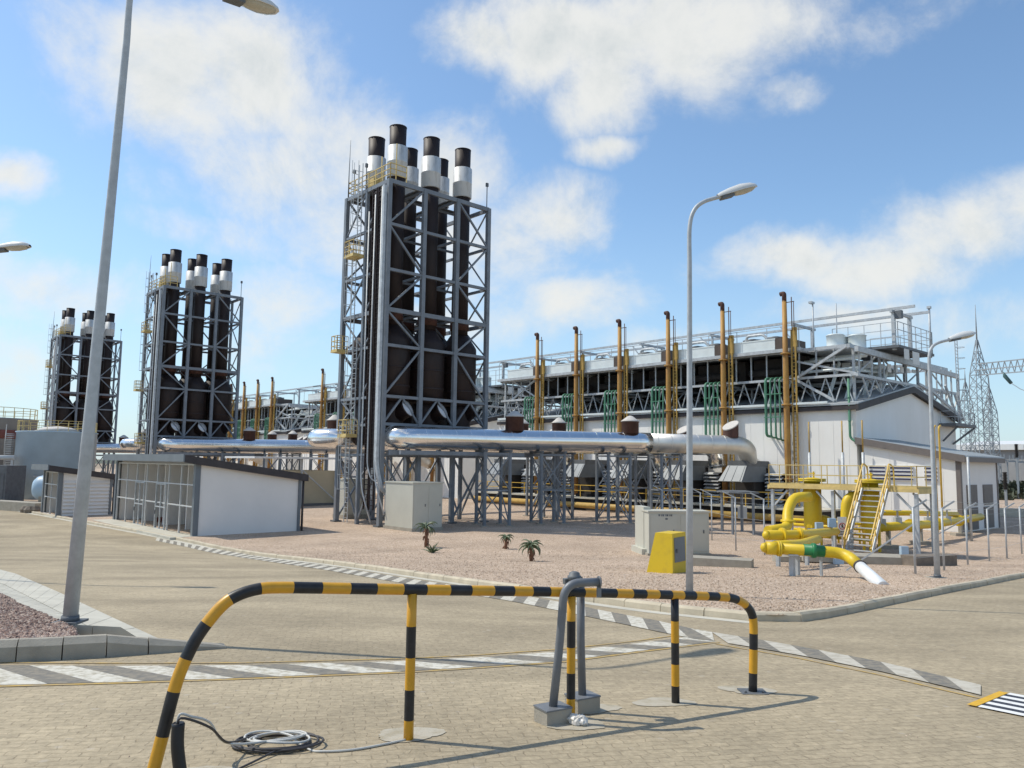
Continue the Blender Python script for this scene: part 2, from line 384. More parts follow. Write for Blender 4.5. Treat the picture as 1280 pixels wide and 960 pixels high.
# chequered painted bands
def painted_band(top, bot, name, period, skew, mats, off=.006, yellow=None):
    def dens(p):
        L_ = [0]
        for a, b in zip(p, p[1:]): L_.append(L_[-1]+(b-a).length)
        def f(t):
            s = t*L_[-1]
            for i in range(len(p)-1):
                if s <= L_[i+1]+1e-9: return p[i].lerp(p[i+1], (s-L_[i])/max(1e-9,L_[i+1]-L_[i]))
            return p[-1]
        return f, L_[-1]
    ft, lt = dens(top); fb, lb = dens(bot); n = max(2, round(lt/period*2)); mb = MB(); sk = skew/lt
    cl = lambda t: max(0, min(1, t))
    for i in range(n):
        t0, t1 = i/n, (i+1)/n
        m_ = 4
        for k in range(m_):
            u0, u1 = t0+(t1-t0)*k/m_, t0+(t1-t0)*(k+1)/m_
            q = [ft(cl(u0)), ft(cl(u1)), fb(cl(u1+sk)), fb(cl(u0+sk))]
            mb.add([(p.x,p.y,g(p.y)+off) for p in q], [(0,1,2,3)], i%2)
    o = struct(name, mb, mats)
    if yellow:
        mb = MB(); e = 60
        for i in range(e):
            a, b = fb(i/e), fb((i+1)/e); c = (fb(min(1,i/e+.01))-fb(max(0,i/e-.01))).normalized(); nn = V((c.y,-c.x,0))
            if yellow < 0: nn = -nn
            q = [a+nn*.02, b+nn*.02, b+nn*(.02+abs(yellow)), a+nn*(.02+abs(yellow))]
            mb.add([(p.x,p.y,g(p.y)+off) for p in q], [(0,1,2,3)])
        struct('yellow_edge_line', mb, 'lineyellow')
    return o
flat = lambda q: V((G(*q).x, G(*q).y, 0))
A_top = [flat(q) for q in ((-60,829),(0,832),(150,833),(300,832),(500,827),(600,822),(700,815),(800,804),(868,795.5))]
A_bot = [flat(q) for q in ((-60,859),(0,857),(150,853),(300,848),(500,840),(600,834),(700,827),(800,814),(895,802.5))]
painted_band(A_top, A_bot, 'painted_kerb_band', .95, .42, ['pavewhite','pavedark'], yellow=.07)
B_top = [flat(q) for q in ((196,672.5),(236,680.5),(300,691),(400,706),(560,731),(640,742),(700,753),(760,765),(820,776),(868,787),(890,790.5))]
B_bot = [flat(q) for q in ((190,675),(232,683.5),(290,695),(400,711.5),(560,739),(640,752),(700,764),(760,776.5),(820,789.5),(868,799),(893,802))]
painted_band(B_top, B_bot, 'painted_kerb_band', .95, .5, ['pavewhite','pavedark'], off=.010)
B_top = [flat(q) for q in ((890,791),(930,797),(1000,809),(1100,828),(1200,851),(1226,857.5))]
B_bot = [flat(q) for q in ((893,802.5),(930,808),(1000,820),(1100,840),(1200,863.5),(1226,870))]
painted_band(B_top, B_bot, 'painted_kerb_band', .98, .26, ['fadewhite','pavedark'], off=.012)
mb = MB()
yl = [flat(q) for q in ((896,805),(930,811),(1000,823),(1100,843.5),(1200,867),(1240,876))]
for a, b in zip(yl, yl[1:]):
    for k in range(4):
        p, q = a.lerp(b,k/4), a.lerp(b,(k+1)/4); t = (q-p).normalized(); nn = V((t.y,-t.x,0))
        mb.add([(r.x,r.y,g(r.y)+.006) for r in (p,q,q+nn*.05,p+nn*.05)], [(0,1,2,3)])
struct('yellow_edge_line', mb, 'lineyellow')
mb = MB()
yl = [flat(q) for q in ((-20,828),(150,829),(300,828.5),(500,823.5),(600,818.5),(700,811.5),(800,800.5),(845,794))]
for a, b in zip(yl, yl[1:]):
    for k in range(4):
        p, q = a.lerp(b,k/4), a.lerp(b,(k+1)/4); t = (q-p).normalized(); nn = V((t.y,-t.x,0))
        mb.add([(r.x,r.y,g(r.y)+.0065) for r in (p,q,q+nn*.05,p+nn*.05)], [(0,1,2,3)])
struct('yellow_edge_line', mb, 'lineyellow')
# zebra crossing at the right edge
mb = MB()
za, zb = flat((1222,885)), flat((1262,868)); dirz = (flat((1290,899))-za).normalized()
for i in range(9):
    p = za.lerp(zb, i/9*1.02); q = za.lerp(zb, (i+1)/9*1.02)
    for k in range(6):
        a, b = dirz*k*.5, dirz*(k+1)*.5
        mb.add([(r.x,r.y,g(r.y)+.014) for r in (p+a,p+b,q+b,q+a)], [(0,1,2,3)], i%2)
struct('zebra_crossing', mb, ['zebwhite','zebdark'])
mb = MB(); d_ = -dirz
mb.add([(r.x,r.y,g(r.y)+.014) for r in (za+d_*.01,zb+d_*.01,zb+d_*.10,za+d_*.10)], [(0,1,2,3)])
struct('stop_line', mb, 'lineyellow2')
# left planting bed: gravel inside kerb stones and sloping pale slabs towards the road
LB = [flat(q) for q in ((-230,838),(-120,834),(0,829),(100,824),(200,817),(283,811))]
kerb(LB, .16, .24, 'kerb', 'conc', .42, .014, .07, 3)
mb = MB()
O_ = [flat(q) for q in ((-260,664),(-120,686),(-40,702),(20,718),(75,742),(140,773),(205,803))]
I_ = [flat(q) for q in ((-300,690),(-160,712),(-60,735),(-10,751),(30,774),(80,799),(150,803))]
for i in range(len(O_)-1):
    n = max(1, int((O_[i+1]-O_[i]).length/1.05))
    for k in range(n):
        t0, t1 = (k+.012)/n, (k+1-.012)/n
        a, b, c, d = O_[i].lerp(O_[i+1],t0), O_[i].lerp(O_[i+1],t1), I_[i].lerp(I_[i+1],t1), I_[i].lerp(I_[i+1],t0)
        m1, m2 = a.lerp(d,.56), b.lerp(c,.56); m3, m4 = a.lerp(d,.58), b.lerp(c,.58)
        for q, z0, z1 in (((a,b,m2,m1),.02,.05),((m3,m4,c,d),.055,.20)):
            lo = [(p.x,p.y,g(p.y)-.05) for p in q]; zz = (z0,z0,z1,z1)
            mb.hexa(lo+[(p.x,p.y,g(p.y)+z) for p, z in zip(q, zz)])
struct('drain_slabs', mb, 'conclight')
bed = [I_[0]]+I_[1:-1]+[flat((92,806)), flat((96,821)), flat((0,826)), flat((-120,831)), flat((-230,835))]
sheet_poly([V((-26,20,0))]+bed[2:]+[V((-14,10,0))], .21, 'gravel_bed', 'gravel2')
# loose stones lying on the gravel
def stones(name, m, spots, size):
    mb = MB()
    for x, y, z in spots:
        r = size*random.uniform(.55,1.35); c = V((x,y,z+r*.25)); a0 = random.uniform(0,PI)
        ring = [c+V((math.cos(a0+k*PI/2.5)*r*random.uniform(.75,1.15), math.sin(a0+k*PI/2.5)*r*random.uniform(.6,1.1), random.uniform(-.2,.1)*r)) for k in range(5)]
        top = c+V((random.uniform(-.2,.2)*r, random.uniform(-.2,.2)*r, r*random.uniform(.45,.8)))
        mb.add(ring+[top], [(k,(k+1)%5,5) for k in range(5)])
    o = mb.build(name, m); o['kind'] = 'stuff'; return o
def inside(p, poly):
    c = False; n = len(poly)
    for i in range(n):
        a, b = poly[i], poly[(i+1)%n]
        if (a.y > p[1]) != (b.y > p[1]) and p[0] < (b.x-a.x)*(p[1]-a.y)/(b.y-a.y)+a.x: c = not c
    return c
sp = []
while len(sp) < 15000:
    Y = 13.5+26*random.random()**1.5; X = random.uniform(-.35,.66)*Y
    if inside((X,Y), yard): sp.append((X,Y,g(Y)+.115))
stones('loose_gravel', 'gravel', sp, .024)
sp = []; bedp = [V((-26,20,0))]+bed[2:]+[V((-14,10,0))]
while len(sp) < 6000:
    Y = random.uniform(9,17); X = random.uniform(-.72,-.5)*Y
    if inside((X,Y), bedp): sp.append((X,Y,g(Y)+.21))
stones('loose_gravel', 'gravel2', sp, .026)
sp = []
for _ in range(260):
    Y = 4.5+9*random.random(); X = random.uniform(-.6,.62)*Y
    sp.append((X,Y,g(Y)))
stones('road_grit', 'gravel', sp, .007)

# ================================================================== FOREGROUND
def banded(mb, pts, r, breaks, start, n=14):
    """tube whose colour changes at the given arc lengths"""
    pts = [V(p) for p in pts]; L_ = [0]
    for a, b in zip(pts, pts[1:]): L_.append(L_[-1]+(b-a).length)
    ss = sorted(set([round(x,5) for x in L_]+[round(b,5) for b in breaks if 0 < b < L_[-1]])); out = []; mis = []
    for s in ss:
        for i in range(len(pts)-1):
            if s <= L_[i+1]+1e-6: out.append(pts[i].lerp(pts[i+1], (s-L_[i])/max(1e-9,L_[i+1]-L_[i]))); break
    for a, b in zip(ss, ss[1:]):
        m_ = (a+b)/2; mis.append((start+sum(1 for q in breaks if q < m_))%2)
    mb.tube(out, r, n, True, mis); return L_[-1]
# barrier: straight in plan, bent legs at both ends
b0 = V((-.76,6.17,0)); b1 = V((2.44,8.04,0)); bd = (b1-b0).normalized(); nb = V((-bd.y,bd.x,0))
def onbar(x, y):                    # point of the barrier's own upright plane seen there
    d = ray(x, y); k = b0.dot(nb)/(d.x*nb.x+d.y*nb.y); return V((d.x*k, d.y*k, EYE+d.z*k))
bar_root = thing('crash_barrier', 'long yellow and black striped pipe barrier across the foreground paving', 'barrier', (b0.x,b0.y,g(b0.y)))
railpts = [onbar(*q) for q in ((186,985),(203,920),(221,852),(240,808),(258,780),(280,755),(300,743),(322,736.5),(345,734.5),(400,735),(510,737),(700,740),(850,744),(905,746.5),(922,750),(934,758),(941,772),(942,800),(941,864))]
for i in range(len(railpts)):       # run the leg into the paving
    pass
lg = railpts[0]; railpts.insert(0, lg+(lg-railpts[1]).normalized()*max(0, lg.z-g(lg.y))*1.03)
# smooth bends
def catmull(pts, n=5):
    out = []
    for i in range(len(pts)-1):
        p0 = pts[max(i-1,0)]; p1 = pts[i]; p2 = pts[i+1]; p3 = pts[min(i+2,len(pts)-1)]
        for k in range(n):
            t = k/n; out.append(.5*((2*p1)+(p2-p0)*t+(2*p0-5*p1+4*p2-p3)*t*t+(3*p1-p0-3*p2+p3)*t**3))
    out.append(pts[-1]); return out
rp = catmull(railpts)
cum = [0]
for a, b in zip(rp, rp[1:]): cum.append(cum[-1]+(b-a).length)
def arc_of(x):
    best = None
    pv = None
    for i, p in enumerate(rp):
        v = p-V((0,0,EYE)); px = 640+F*v.dot(RGT)/v.dot(FWD)
        if i and cum[i] > .9 and px >= x:
            return cum[i-1]+(cum[i]-cum[i-1])*max(0, min(1, (x-pv)/max(1e-6, px-pv)))
        pv = px
    return cum[-1]
# the stripes as they follow each other along the rail
brk = []
s_ = cum[-1]*0
leg_marks = [(190,985),(199,915),(213,865),(226,818),(254,775),(286,745),(327,736)]
for q in leg_marks[1:]:
    p = onbar(*q); i = min(range(len(rp)), key=lambda j: (rp[j]-p).length); brk.append(cum[i])
for x in (366,402,437,470,503,532,561,588,616,641,664,686,706,729,748,769,789,806,822,838,853,868,883,897,909,921): brk.append(arc_of(x))
for q in ((931,757),(938,772),(941.5,790),(942,814),(941.5,839)):
    p = onbar(*q); i = min(range(len(rp)), key=lambda j: (rp[j]-p).length); brk.append(cum[i])
brk = sorted(brk)
mb = MB(); banded(mb, rp, .042, brk, 0, 16); mb.build('top_rail', ['barY','barK'], bar_root)
for (x, ytop, ybase, marks, st) in ((510.5,742,925,(783,822,862,900),0),(713.5,745,893,(776,809,841,873),0),(844.5,748,880,(776,803,830,857),1)):
    p = onbar(x, ybase); a = V((p.x,p.y,g(p.y)-.03)); top = onbar(x, ytop); b = V((p.x,p.y,top.z))
    mk = [max(.01, b.z-onbar(x, m_).z) for m_ in marks]
    mb = MB(); banded(mb, [b, a], .038, mk, st, 14); mb.build('post', ['barY','barK'], bar_root)
mb = MB()
for (x, y) in ((941,866),):
    p = onbar(x, y); mb.box((p.x,p.y,g(p.y)+.003), .26, .2, .012)
for s_x in (-1,1):
    p = onbar(941,866); mb.lathe((p.x+s_x*.09,p.y-.05,g(p.y)+.012), [(0,.014),(.02,.014)], 6)
mb.build('base_plate', 'dsteel', bar_root)
# cement patches the posts are set in
def patch(c, r, name='cement_patch'):
    mb = MB(); n = 40; vs = []
    for k in range(n):
        a = 2*PI*k/n; rr = r*(1+.14*math.sin(a*2+c[0]*9)+.10*math.sin(a*3+c[1]*7)+random.uniform(-.05,.05)); x, y = c[0]+math.cos(a)*rr*1.15, c[1]+math.sin(a)*rr*.85; vs.append((x,y,g(y)+.005))
    mb.add(vs, [tuple(range(n))]); o = struct(name, mb, 'pad'); return o
for q in ((512,918),(735,886),(830,878),(935,863),(235,970),(720,905)): patch(flat(q), .235)
# grey bent pipe stand on two concrete blocks
c0 = flat((691,903)); c1 = flat((728,889)); sdir = (c1-c0).normalized()
z0, z1 = g(c0.y), g(c1.y)
st = thing('pipe_stand', 'grey bent steel pipe stand on two concrete footings beside the striped barrier', 'pipe stand', (c0.x,c0.y,z0))
def atY(x, y, Y): return at(x, y, Y)
mb = MB(); Y0 = c0.y
pA = fillet([V((c0.x,c0.y,z0+.12)), at(700,800,Y0), at(705.5,729,Y0), at(749,727.5,Y0+.10)], .15, 9)
mb.tube(pA, .036, 14); mb.build('upright', 'standgrey', st)
mb = MB(); Y1 = c1.y
mb.tube([V((c1.x,c1.y,z1+.10)), at(726,800,Y1), at(726,730,Y1)], .036, 14); mb.build('upright', 'standgrey', st)
mb = MB(); e = at(748,727.5,Y0+.10); mb.lathe(e, [(0,.05),(.012,.05)], 14, V((1,.3,0)))
mb.bar(e+V((.005,0,-.01)), e+V((.005,0,-.13)), .012, .05); mb.build('end_plate', 'standgrey', st)
mb = MB(); e = at(718,722,Y1-.1); mb.lathe(e-UZ*.03, [(0,.055),(.03,.062),(.045,.062),(.05,.05),(.075,.045),(.085,.02)], 14)
mb.bar(at(705,727,Y1-.08), at(727,724,Y1-.03), .06, .05); mb.build('clamp_cap', 'dsteel', st)
for (c, z, w, d, h) in ((c0,z0,.245,.2,.16),(c1,z1,.24,.2,.17)):
    mb = MB(); ax = bd; ay = nb
    mb.box((c.x,c.y,z-.04), w, d, h, ax, ay); 
    f_ = mb.build('footing', 'conc', st)
    mb = MB(); mb.box((c.x,c.y,z-.04+h+.002), w*1.06, d*1.04, .012, ax, ay); p_ = mb.build('base_plate', 'standgrey', f_)
# plastic bag
mb = MB(); bc = flat((727,906)); bz = g(bc.y)
for k in range(7):
    a = random.uniform(0,2*PI); cc = V((bc.x+math.cos(a)*.05*k/3, bc.y+math.sin(a)*.03, bz+.015+.01*random.random())); rr = random.uniform(.03,.055)
    n = 8; prof = [(-.02,.6*rr),(.015,rr),(.04,rr*.75),(.055,rr*.3)]
    mb.lathe(cc, prof, n, V((random.uniform(-.5,.5),random.uniform(-.5,.5),1)), False)
for v in mb.v: v += V((random.uniform(-.01,.01),random.uniform(-.01,.01),random.uniform(-.006,.012)))
solo('plastic_bag', 'crumpled white plastic scrap beside the concrete footing of the pipe stand', 'bag', mb, 'bag', (bc.x,bc.y,bz))
# conduit stub and cables
cb = flat((228,978)); cz = g(cb.y)
mb = MB(); tp = at(223,904,cb.y+.03); mid = at(222,935,cb.y+.01)
cp = catmull([V((cb.x,cb.y,cz-.02)), mid, tp], 5); mb.tube(cp, .04, 14)
mb.tube([tp-UZ*.001, tp+UZ*.004], [.034,.034], 14)
solo('conduit_stub', 'black plastic conduit pipe standing out of the paving at the left barrier leg', 'conduit', mb, 'blackplastic', (cb.x,cb.y,cz))
cc = flat((345,932)); czz = g(cc.y)
root = thing('cable_coil', 'loose coil of black and pale cable lying on the paving by the conduit', 'cable', (cc.x,cc.y,czz))
def loops(n, r0, ph, z0, rad):
    pts = []
    m_ = int(n*22)
    for i in range(m_+1):
        a = ph+2*PI*i/22; k = i/22
        rr = r0*(1+.10*math.sin(k*2.3+ph)+.06*math.sin(a*2+k))
        x, y = cc.x+.05*math.sin(k*1.9+ph)+rr*1.2*math.cos(a), cc.y+.02*math.cos(k*2.1)+rr*.95*math.sin(a)
        pts.append(V((x,y,g(y)+rad+z0+.008*math.sin(a*1.5+k*2)+.012*(k%3)/3)))
    return pts
mb = MB(); lp = loops(6.4, .225, 2.6, .012, .0085)
lead = catmull([tp-UZ*.05, tp+V((.02,-.01,.035)), at(262,909,cb.y+.2), at(285,928,cb.y+.45), V((lp[0].x,lp[0].y,lp[0].z+.02)), lp[1]], 6)
mb.tube(lead[:-1]+lp[2:], .0085, 7)
t_ = [lp[-1]]+[V((p.x,p.y,g(p.y)+.009)) for p in (flat((300,962)), flat((275,972)), flat((255,990)))]
mb.tube(catmull(t_,5), .0075, 7); mb.build('dark_cable', 'cableK', root, 'black cable, several turns')
mb = MB(); lp = loops(3.2, .155, .4, .045, .0085)
lead = catmull([tp+V((-.01,.01,-.05)), tp+V((0,.01,.05)), at(240,896,cb.y+.1), at(262,903,cb.y+.25), at(290,930,cb.y+.5), lp[0]], 6)
tail = catmull([lp[-1]]+[V((p.x,p.y,g(p.y)+.010)) for p in (flat((385,938)), flat((405,941)), flat((440,939)), flat((475,933)), flat((508,926)))], 6)
mb.tube(lead[:-1]+lp+tail[1:], .0085, 7); mb.build('pale_cable', 'cableW', root, 'pale grey cable, trailing to the barrier post')

# ================================================================== STREET LAMPS
def street_lamp(base, top, arm, label, lean=None, rbase=.10, rtop=.055, foot=True):
    """top = where the pole turns into its arm; arm = vector from there to the head"""
    base = V(base); top = V(top)
    t = thing('street_lamp', label, 'street lamp', base, 'street lamps round the plant')
    mb = MB(); e = top+arm
    mid1 = top+UZ*.75*arm.length*.55+arm*.10
    pts = [base, base.lerp(top,.3), base.lerp(top,.6), base.lerp(top,.9), top]
    curve = catmull([base.lerp(top,.9), top, top+V((arm.x*.14,arm.y*.14,arm.z*.45+.05)), top+V((arm.x*.45,arm.y*.45,arm.z*.8)), e], 6)
    pts = pts[:3]+curve
    L_ = (top-base).length
    rs = [rbase+(rtop*1.2-rbase)*min(1,(p-base).dot(UZ)/L_) if i < 3 else rtop for i, p in enumerate(pts)]
    rs = [max(rtop*.62, rbase+(rtop*.85-rbase)*min(1.12,(p-base).dot(UZ)/L_)) for p in pts]
    mb.tube(pts, rs, 14); mb.build('pole', 'lamp', t)
    d = (curve[-1]-curve[-3]).normalized(); side = d.cross(UZ).normalized(); up = side.cross(d)
    # head: a long shell, wider towards the front, with a glass bowl below
    mb = MB(); secs = [(-.06,.045,.04),(.02,.085,.06),(.2,.12,.085),(.42,.145,.10),(.60,.14,.085),(.70,.10,.055),(.74,.05,.03)]; secs = [(q[0]*1.3, q[1]*1.3, q[2]*1.75) for q in secs]
    vs = []; n = 12
    for (x, w, h) in secs:
        for k in range(n+1):
            a = PI*k/n; vs.append(e+d*x+side*(w*math.cos(a))+up*(h*math.sin(a)))
    fs = []
    for i in range(len(secs)-1):
        for k in range(n): fs.append((i*(n+1)+k,i*(n+1)+k+1,(i+1)*(n+1)+k+1,(i+1)*(n+1)+k))
    mb.add(vs, fs, 0, True)
    for i in range(len(secs)-1):
        a = i*(n+1); b = (i+1)*(n+1); mb.add([vs[a],vs[a+n],vs[b+n],vs[b]], [(0,1,2,3)])
    mb.build('lamp_head', 'lampwhite', t)
    mb = MB(); mb.hexa([e+d*x+side*s*.10-up*z for z in (.075,.002) for x, s in ((.0,-1),(.31,-1),(.31,1),(.0,1))]); mb.build('ballast_tray', 'dsteel', t)
    mb = MB(); vs = []; secs = [tuple(c*1.3 for c in q) for q in ((.25,.06,.03),(.32,.11,.055),(.48,.125,.065),(.62,.11,.05),(.69,.06,.02))]; fs = []
    for (x, w, h) in secs:
        for k in range(9):
            a = PI*k/8; vs.append(e+d*x+side*(w*math.cos(a))-up*(h*math.sin(a)+.002))
    for i in range(len(secs)-1):
        for k in range(8): fs.append((i*9+k,i*9+k+1,(i+1)*9+k+1,(i+1)*9+k))
    mb.add(vs, fs, 0, True); mb.build('lamp_glass', 'glass', t)
    if foot:
        mb = MB(); mb.box(base+V((0,0,.0)), .34, .34, .03); mb.lathe(base, [(.03,rbase+.02),(.1,rbase+.015)], 12); mb.build('base_plate', 'dsteel', t)
    return t
lb = flat((86,797)); lb.z = g(lb.y)+.2
tpz = at(165,0,lb.y); tdir = (tpz-lb); ltop = at(165.5,-22,lb.y)
street_lamp(lb, ltop, at(281,-7,lb.y+1.05)-ltop, 'tall leaning grey street lamp rising out of the left gravel bed', rbase=.098, rtop=.05)
m2 = G(862,751); m2.z += .115
street_lamp(m2, at(862,285,m2.y), at(903,243,m2.y)-at(862,285,m2.y)+V((0,.15,0)), 'grey street lamp in the gravel behind the kerb corner, its head against blue sky', rbase=.082, rtop=.058)
m3 = G(1172,727); m3.z += .115
street_lamp(m3, at(1161.5,447,m3.y), at(1193,425,m3.y)-at(1161.5,447,m3.y)+V((0,.2,.05)), 'grey street lamp beside the gas pipework at the right', rbase=.09, rtop=.06)
hd = at(3,313,20.9); gb = V((hd.x-1.75, 20.9, g(20.9)))
street_lamp(gb, V((hd.x-1.7,20.9,hd.z-.45)), V((1.5,0,.47)), 'street lamp at the left edge with only its head reaching into view', rbase=.10, rtop=.06)
for b in (m2, m3):
    mb = MB(); mb.box((b.x,b.y,b.z-.12), .55, .5, .135); struct('lamp_footing', mb, 'conc')

# ================================================================== GRAVEL YARD OBJECTS
def cabinet(cx, cy, w, d, h, ax, label, cat, mats, z, plinth=.15, base_m='conc', door=True, name='equipment_cabinet', over=.05, rooft=.08, writing=False, doorface=1):
    ay = V((-ax.y,ax.x,0)); c = V((cx,cy,z))
    t = thing(name, label, cat, c)
    mb = MB(); mb.box(c-UZ*.1, w+.16, d+.16, plinth+.1, ax, ay); mb.build('plinth', base_m, t)
    mb = MB(); mb.box(c+UZ*(plinth+.002), w, d, h-plinth-rooft, ax, ay); mb.build('housing', mats, t)
    mb = MB(); mb.box(c+UZ*(h-rooft+.003), w+over*2, d+over*2, rooft, ax, ay); mb.build('roof', mats, t)
    if door:
        for s in ((-.25,.25) if w > 1.6 else (0,)):
            mb = MB(); dw = w*.44 if w > 1.6 else w*.86
            o = c+ax*(s*w)-ay*(d/2+.012)*doorface+UZ*(plinth+.1); mb.box(o, dw, .02, h-plinth-rooft-.22, ax, ay); dd = mb.build('door', mats, t)
            mb = MB(); mb.box(o+ax*(dw*.36)-ay*.025*doorface+UZ*(h*.4), .05, .03, .16, ax, ay); mb.build('handle', 'dsteel', dd)
    return t, c, ay
# large beige cabinet by the tower: corner towards the viewer
p = G(515,667); ax = WX
ca = P(0,0,0)
cl = G(478,663); cr_ = G(545,660)
cabinet(*( (p+WX*1.15+LX*1.55)[:2]), 2.3, 3.1, 3.05, WX, 'large beige equipment cabinet standing before the tallest stack tower', 'cabinet', 'beige', ZG+.115, .2)
# grey beige kiosk and its taller back slab
p = G(800,699); ax = V((1,.10,0)).normalized()
k_c = at(842,699,37.9)
t, c, ay = cabinet(k_c.x+.15, 38.2, 2.95, 1.2, 2.12, ax, 'grey beige kiosk cabinet behind the yellow box, beside the lamp post', 'cabinet', 'beige', g(38)+.115, .12)
mb = MB()
for k, (x, w_) in enumerate(((-.62,.10),(-.5,.06),(-.42,.09),(-.3,.05),(-.22,.10),(-.10,.06),(-.02,.08))):
    mb.box(c+ax*(x-.35)-ay*(.6+.026)+UZ*1.86, w_*.8, .006, .09, ax, ay)
mb.box(c+ax*(-.62)-ay*(.6+.026)+UZ*1.70, .12, .006, .08, ax, ay)
mb.build('lettering', 'dsteel', t)
mb = MB(); mb.box(at(806,700,37.2)*1+V((0,0,0)), .01,.01,.01)
kb = at(803,697,38.9)
mb = MB(); mb.box((kb.x+.05,39.1,g(39)+.1), .34, 1.6, 2.28, ax, V((-ax.y,ax.x,0)))
mb.box((kb.x+.05,38.9,g(39)+.05), .7, 2.0, .35, ax, V((-ax.y,ax.x,0)))
solo('concrete_stub_wall', 'narrow pale stub wall standing tight against the left end of the kiosk', 'wall', mb, 'beige', (kb.x+.05,39.1,g(39)+.1))
# yellow tapered box
q0 = G(813,719); q1 = G(857,721); yb = V((5.17,25.9,g(25.9)+.11))
t = thing('yellow_valve_cover', 'bright yellow tapered box with a grey panel, behind the lamp post', 'box', yb)
bx = V((.80,-.60,0)).normalized(); by = V((.60,.80,0)).normalized()
mb = MB(); W0_, D0, W1, D1, H_ = .92, 1.15, .60, 1.0, 1.30
mb.hexa([yb-bx*W0_/2-by*D0/2, yb+bx*W0_/2-by*D0/2, yb+bx*W0_/2+by*D0/2, yb-bx*W0_/2+by*D0/2,
         yb+bx*(W0_/2-.04-W1)-by*D1/2+UZ*H_, yb+bx*(W0_/2-.04)-by*D1/2+UZ*H_, yb+bx*(W0_/2-.04)+by*D1/2+UZ*H_, yb+bx*(W0_/2-.04-W1)+by*D1/2+UZ*H_]); mb.build('housing', 'yellow', t)
mb = MB(); pc = yb+bx*(W0_/2+.0)+UZ*.38
q = [pc+by*.40,pc+bx*.015+by*.40,pc+bx*.015-by*.40,pc-by*.40]; mb.hexa([p-bx*.01 for p in q]+[p-bx*.035+UZ*.78 for p in q]); pn_ = mb.build('panel', 'hood', t)
mb = MB(); mb.box(pc+by*-.28+bx*.02+UZ*.3, .05, .05, .12, bx, by); mb.build('handle', 'dsteel', pn_)
# concrete slab lying on the gravel
s0 = G(868,709); s1 = G(938,713)
mb = MB(); mb.box((8.0,29.9,g(30)+.08), 2.3, .9, .36, V((1,-.42,0)).normalized(), V((.42,1,0)).normalized())
solo('concrete_plinth', 'low empty concrete plinth on the gravel right of the lamp post', 'plinth', mb, 'conc', (8.0,29.9,g(30)+.08))
mb = MB(); q = G(1178,712); mb.box((q.x,q.y+1.0,q.z+.05), 2.2, .8, .42, V((1,.35,0)).normalized(), V((-.35,1,0)).normalized())
solo('concrete_plinth', 'dark brown weathered plinth on the gravel at the foot of the right lamp', 'plinth', mb, 'stonebrown', (q.x,q.y+1,q.z))
mb = MB(); q = G(1110,712); mb.box((q.x-.3,q.y+2.6,q.z), 4.2, 1.5, .30, V((1,-.2,0)).normalized(), V((.2,1,0)).normalized())
solo('concrete_plinth', 'long low concrete plinth under the gas platform stairs', 'plinth', mb, 'conc', (q.x,q.y+2.6,q.z))
# aloes
def aloe(base, H, tr, nl, L0, droop, label, dead=True):
    base = V(base); t = thing('aloe_plant', label, 'aloe', base, 'aloes planted in the gravel')
    if tr > 0:
        mb = MB(); mb.tube([base-UZ*.05, base+UZ*tr*.5+V((.02,0,0)), base+UZ*tr], [.07,.09,.07], 8)
        for k in range(16 if dead else 0):
            a = random.uniform(0,2*PI); z = random.uniform(.15,.95)*tr; o = base+UZ*z
            mb.tube([o, o+V((math.cos(a)*.13,math.sin(a)*.13,-.03)), o+V((math.cos(a)*.16,math.sin(a)*.16,-.2))], [.035,.03,.008], 4, False)
        mb.build('trunk', 'aloetrunk', t)
    mb = MB(); top = base+UZ*tr
    for k in range(nl):
        a = 2*PI*k*.382+random.uniform(-.2,.2); el = random.uniform(.0,1.35) if droop else random.uniform(.3,1.3); Ln = L0*random.uniform(.75,1.15)
        pts = []; p_ = top.copy(); e_ = el
        for i in range(6):
            pts.append(p_.copy()); p_ = p_+V((math.cos(a)*math.cos(e_),math.sin(a)*math.cos(e_),math.sin(e_)))*Ln/5; e_ -= (.42 if droop else .12)
        mb.tube(pts, [.035*H,.045*H,.04*H,.03*H,.018*H,.004], 4, False)
    mb.build('leaves', 'aloeleaf', t); return t
def gy(x, y): 
    p = G(x, y); p.z += .11; return p
aloe(gy(532,687), 1.0, 1.0, 24, .75, True, 'aloe with a bare trunk, left before the beige cabinet')
aloe(gy(540,694), 1.0, .0, 16, .55, False, 'small stemless aloe at the foot of the left trunked aloe')
aloe(gy(632,689), 1.0, .55, 14, .52, True, 'small thin aloe in the middle of the gravel')
aloe(gy(664,705), 1.05, .58, 24, .62, True, 'fullest spiky aloe, nearest the road in the gravel')

# ================================================================== THE THREE BLOCKS: towers, flues, exhaust pipes
TOFF = [0, 45.9, 94.6]; HOFF = [0, 48.2, 95.2]
W0, L0 = 28.5, 44.5
templates = []                     # (root, offsets kind, label with {b})
def reg(o, kind, lab):
    o['label'] = lab.format(b=BLK[0]); templates.append((o, kind, lab)); return o
LV = [23.85, 20.8, 17.6, 14.8, 12.35, 8.85, 6.96, 4.9]
CWs = [0, 3.0, 6.0, 9.0]; CLs = [0, 2.85, 5.7]
T = lambda w, l, h: P(W0+w, L0+l, h)
tower = thing('stack_tower', 'x', 'stack tower', T(4.5,2.85,0), 'steel towers carrying the flues')
reg(tower, 't', 'grey braced steel tower carrying the {b} bundle of six dark flues')
mb = MB()
for w in CWs:
    for l in (0, 5.7): mb.bar(T(w,l,0), T(w,l,23.95), .30, .30, up=LX)
for w in (0, 9): mb.bar(T(w,2.85,0), T(w,2.85,23.9), .24, .24, up=LX)
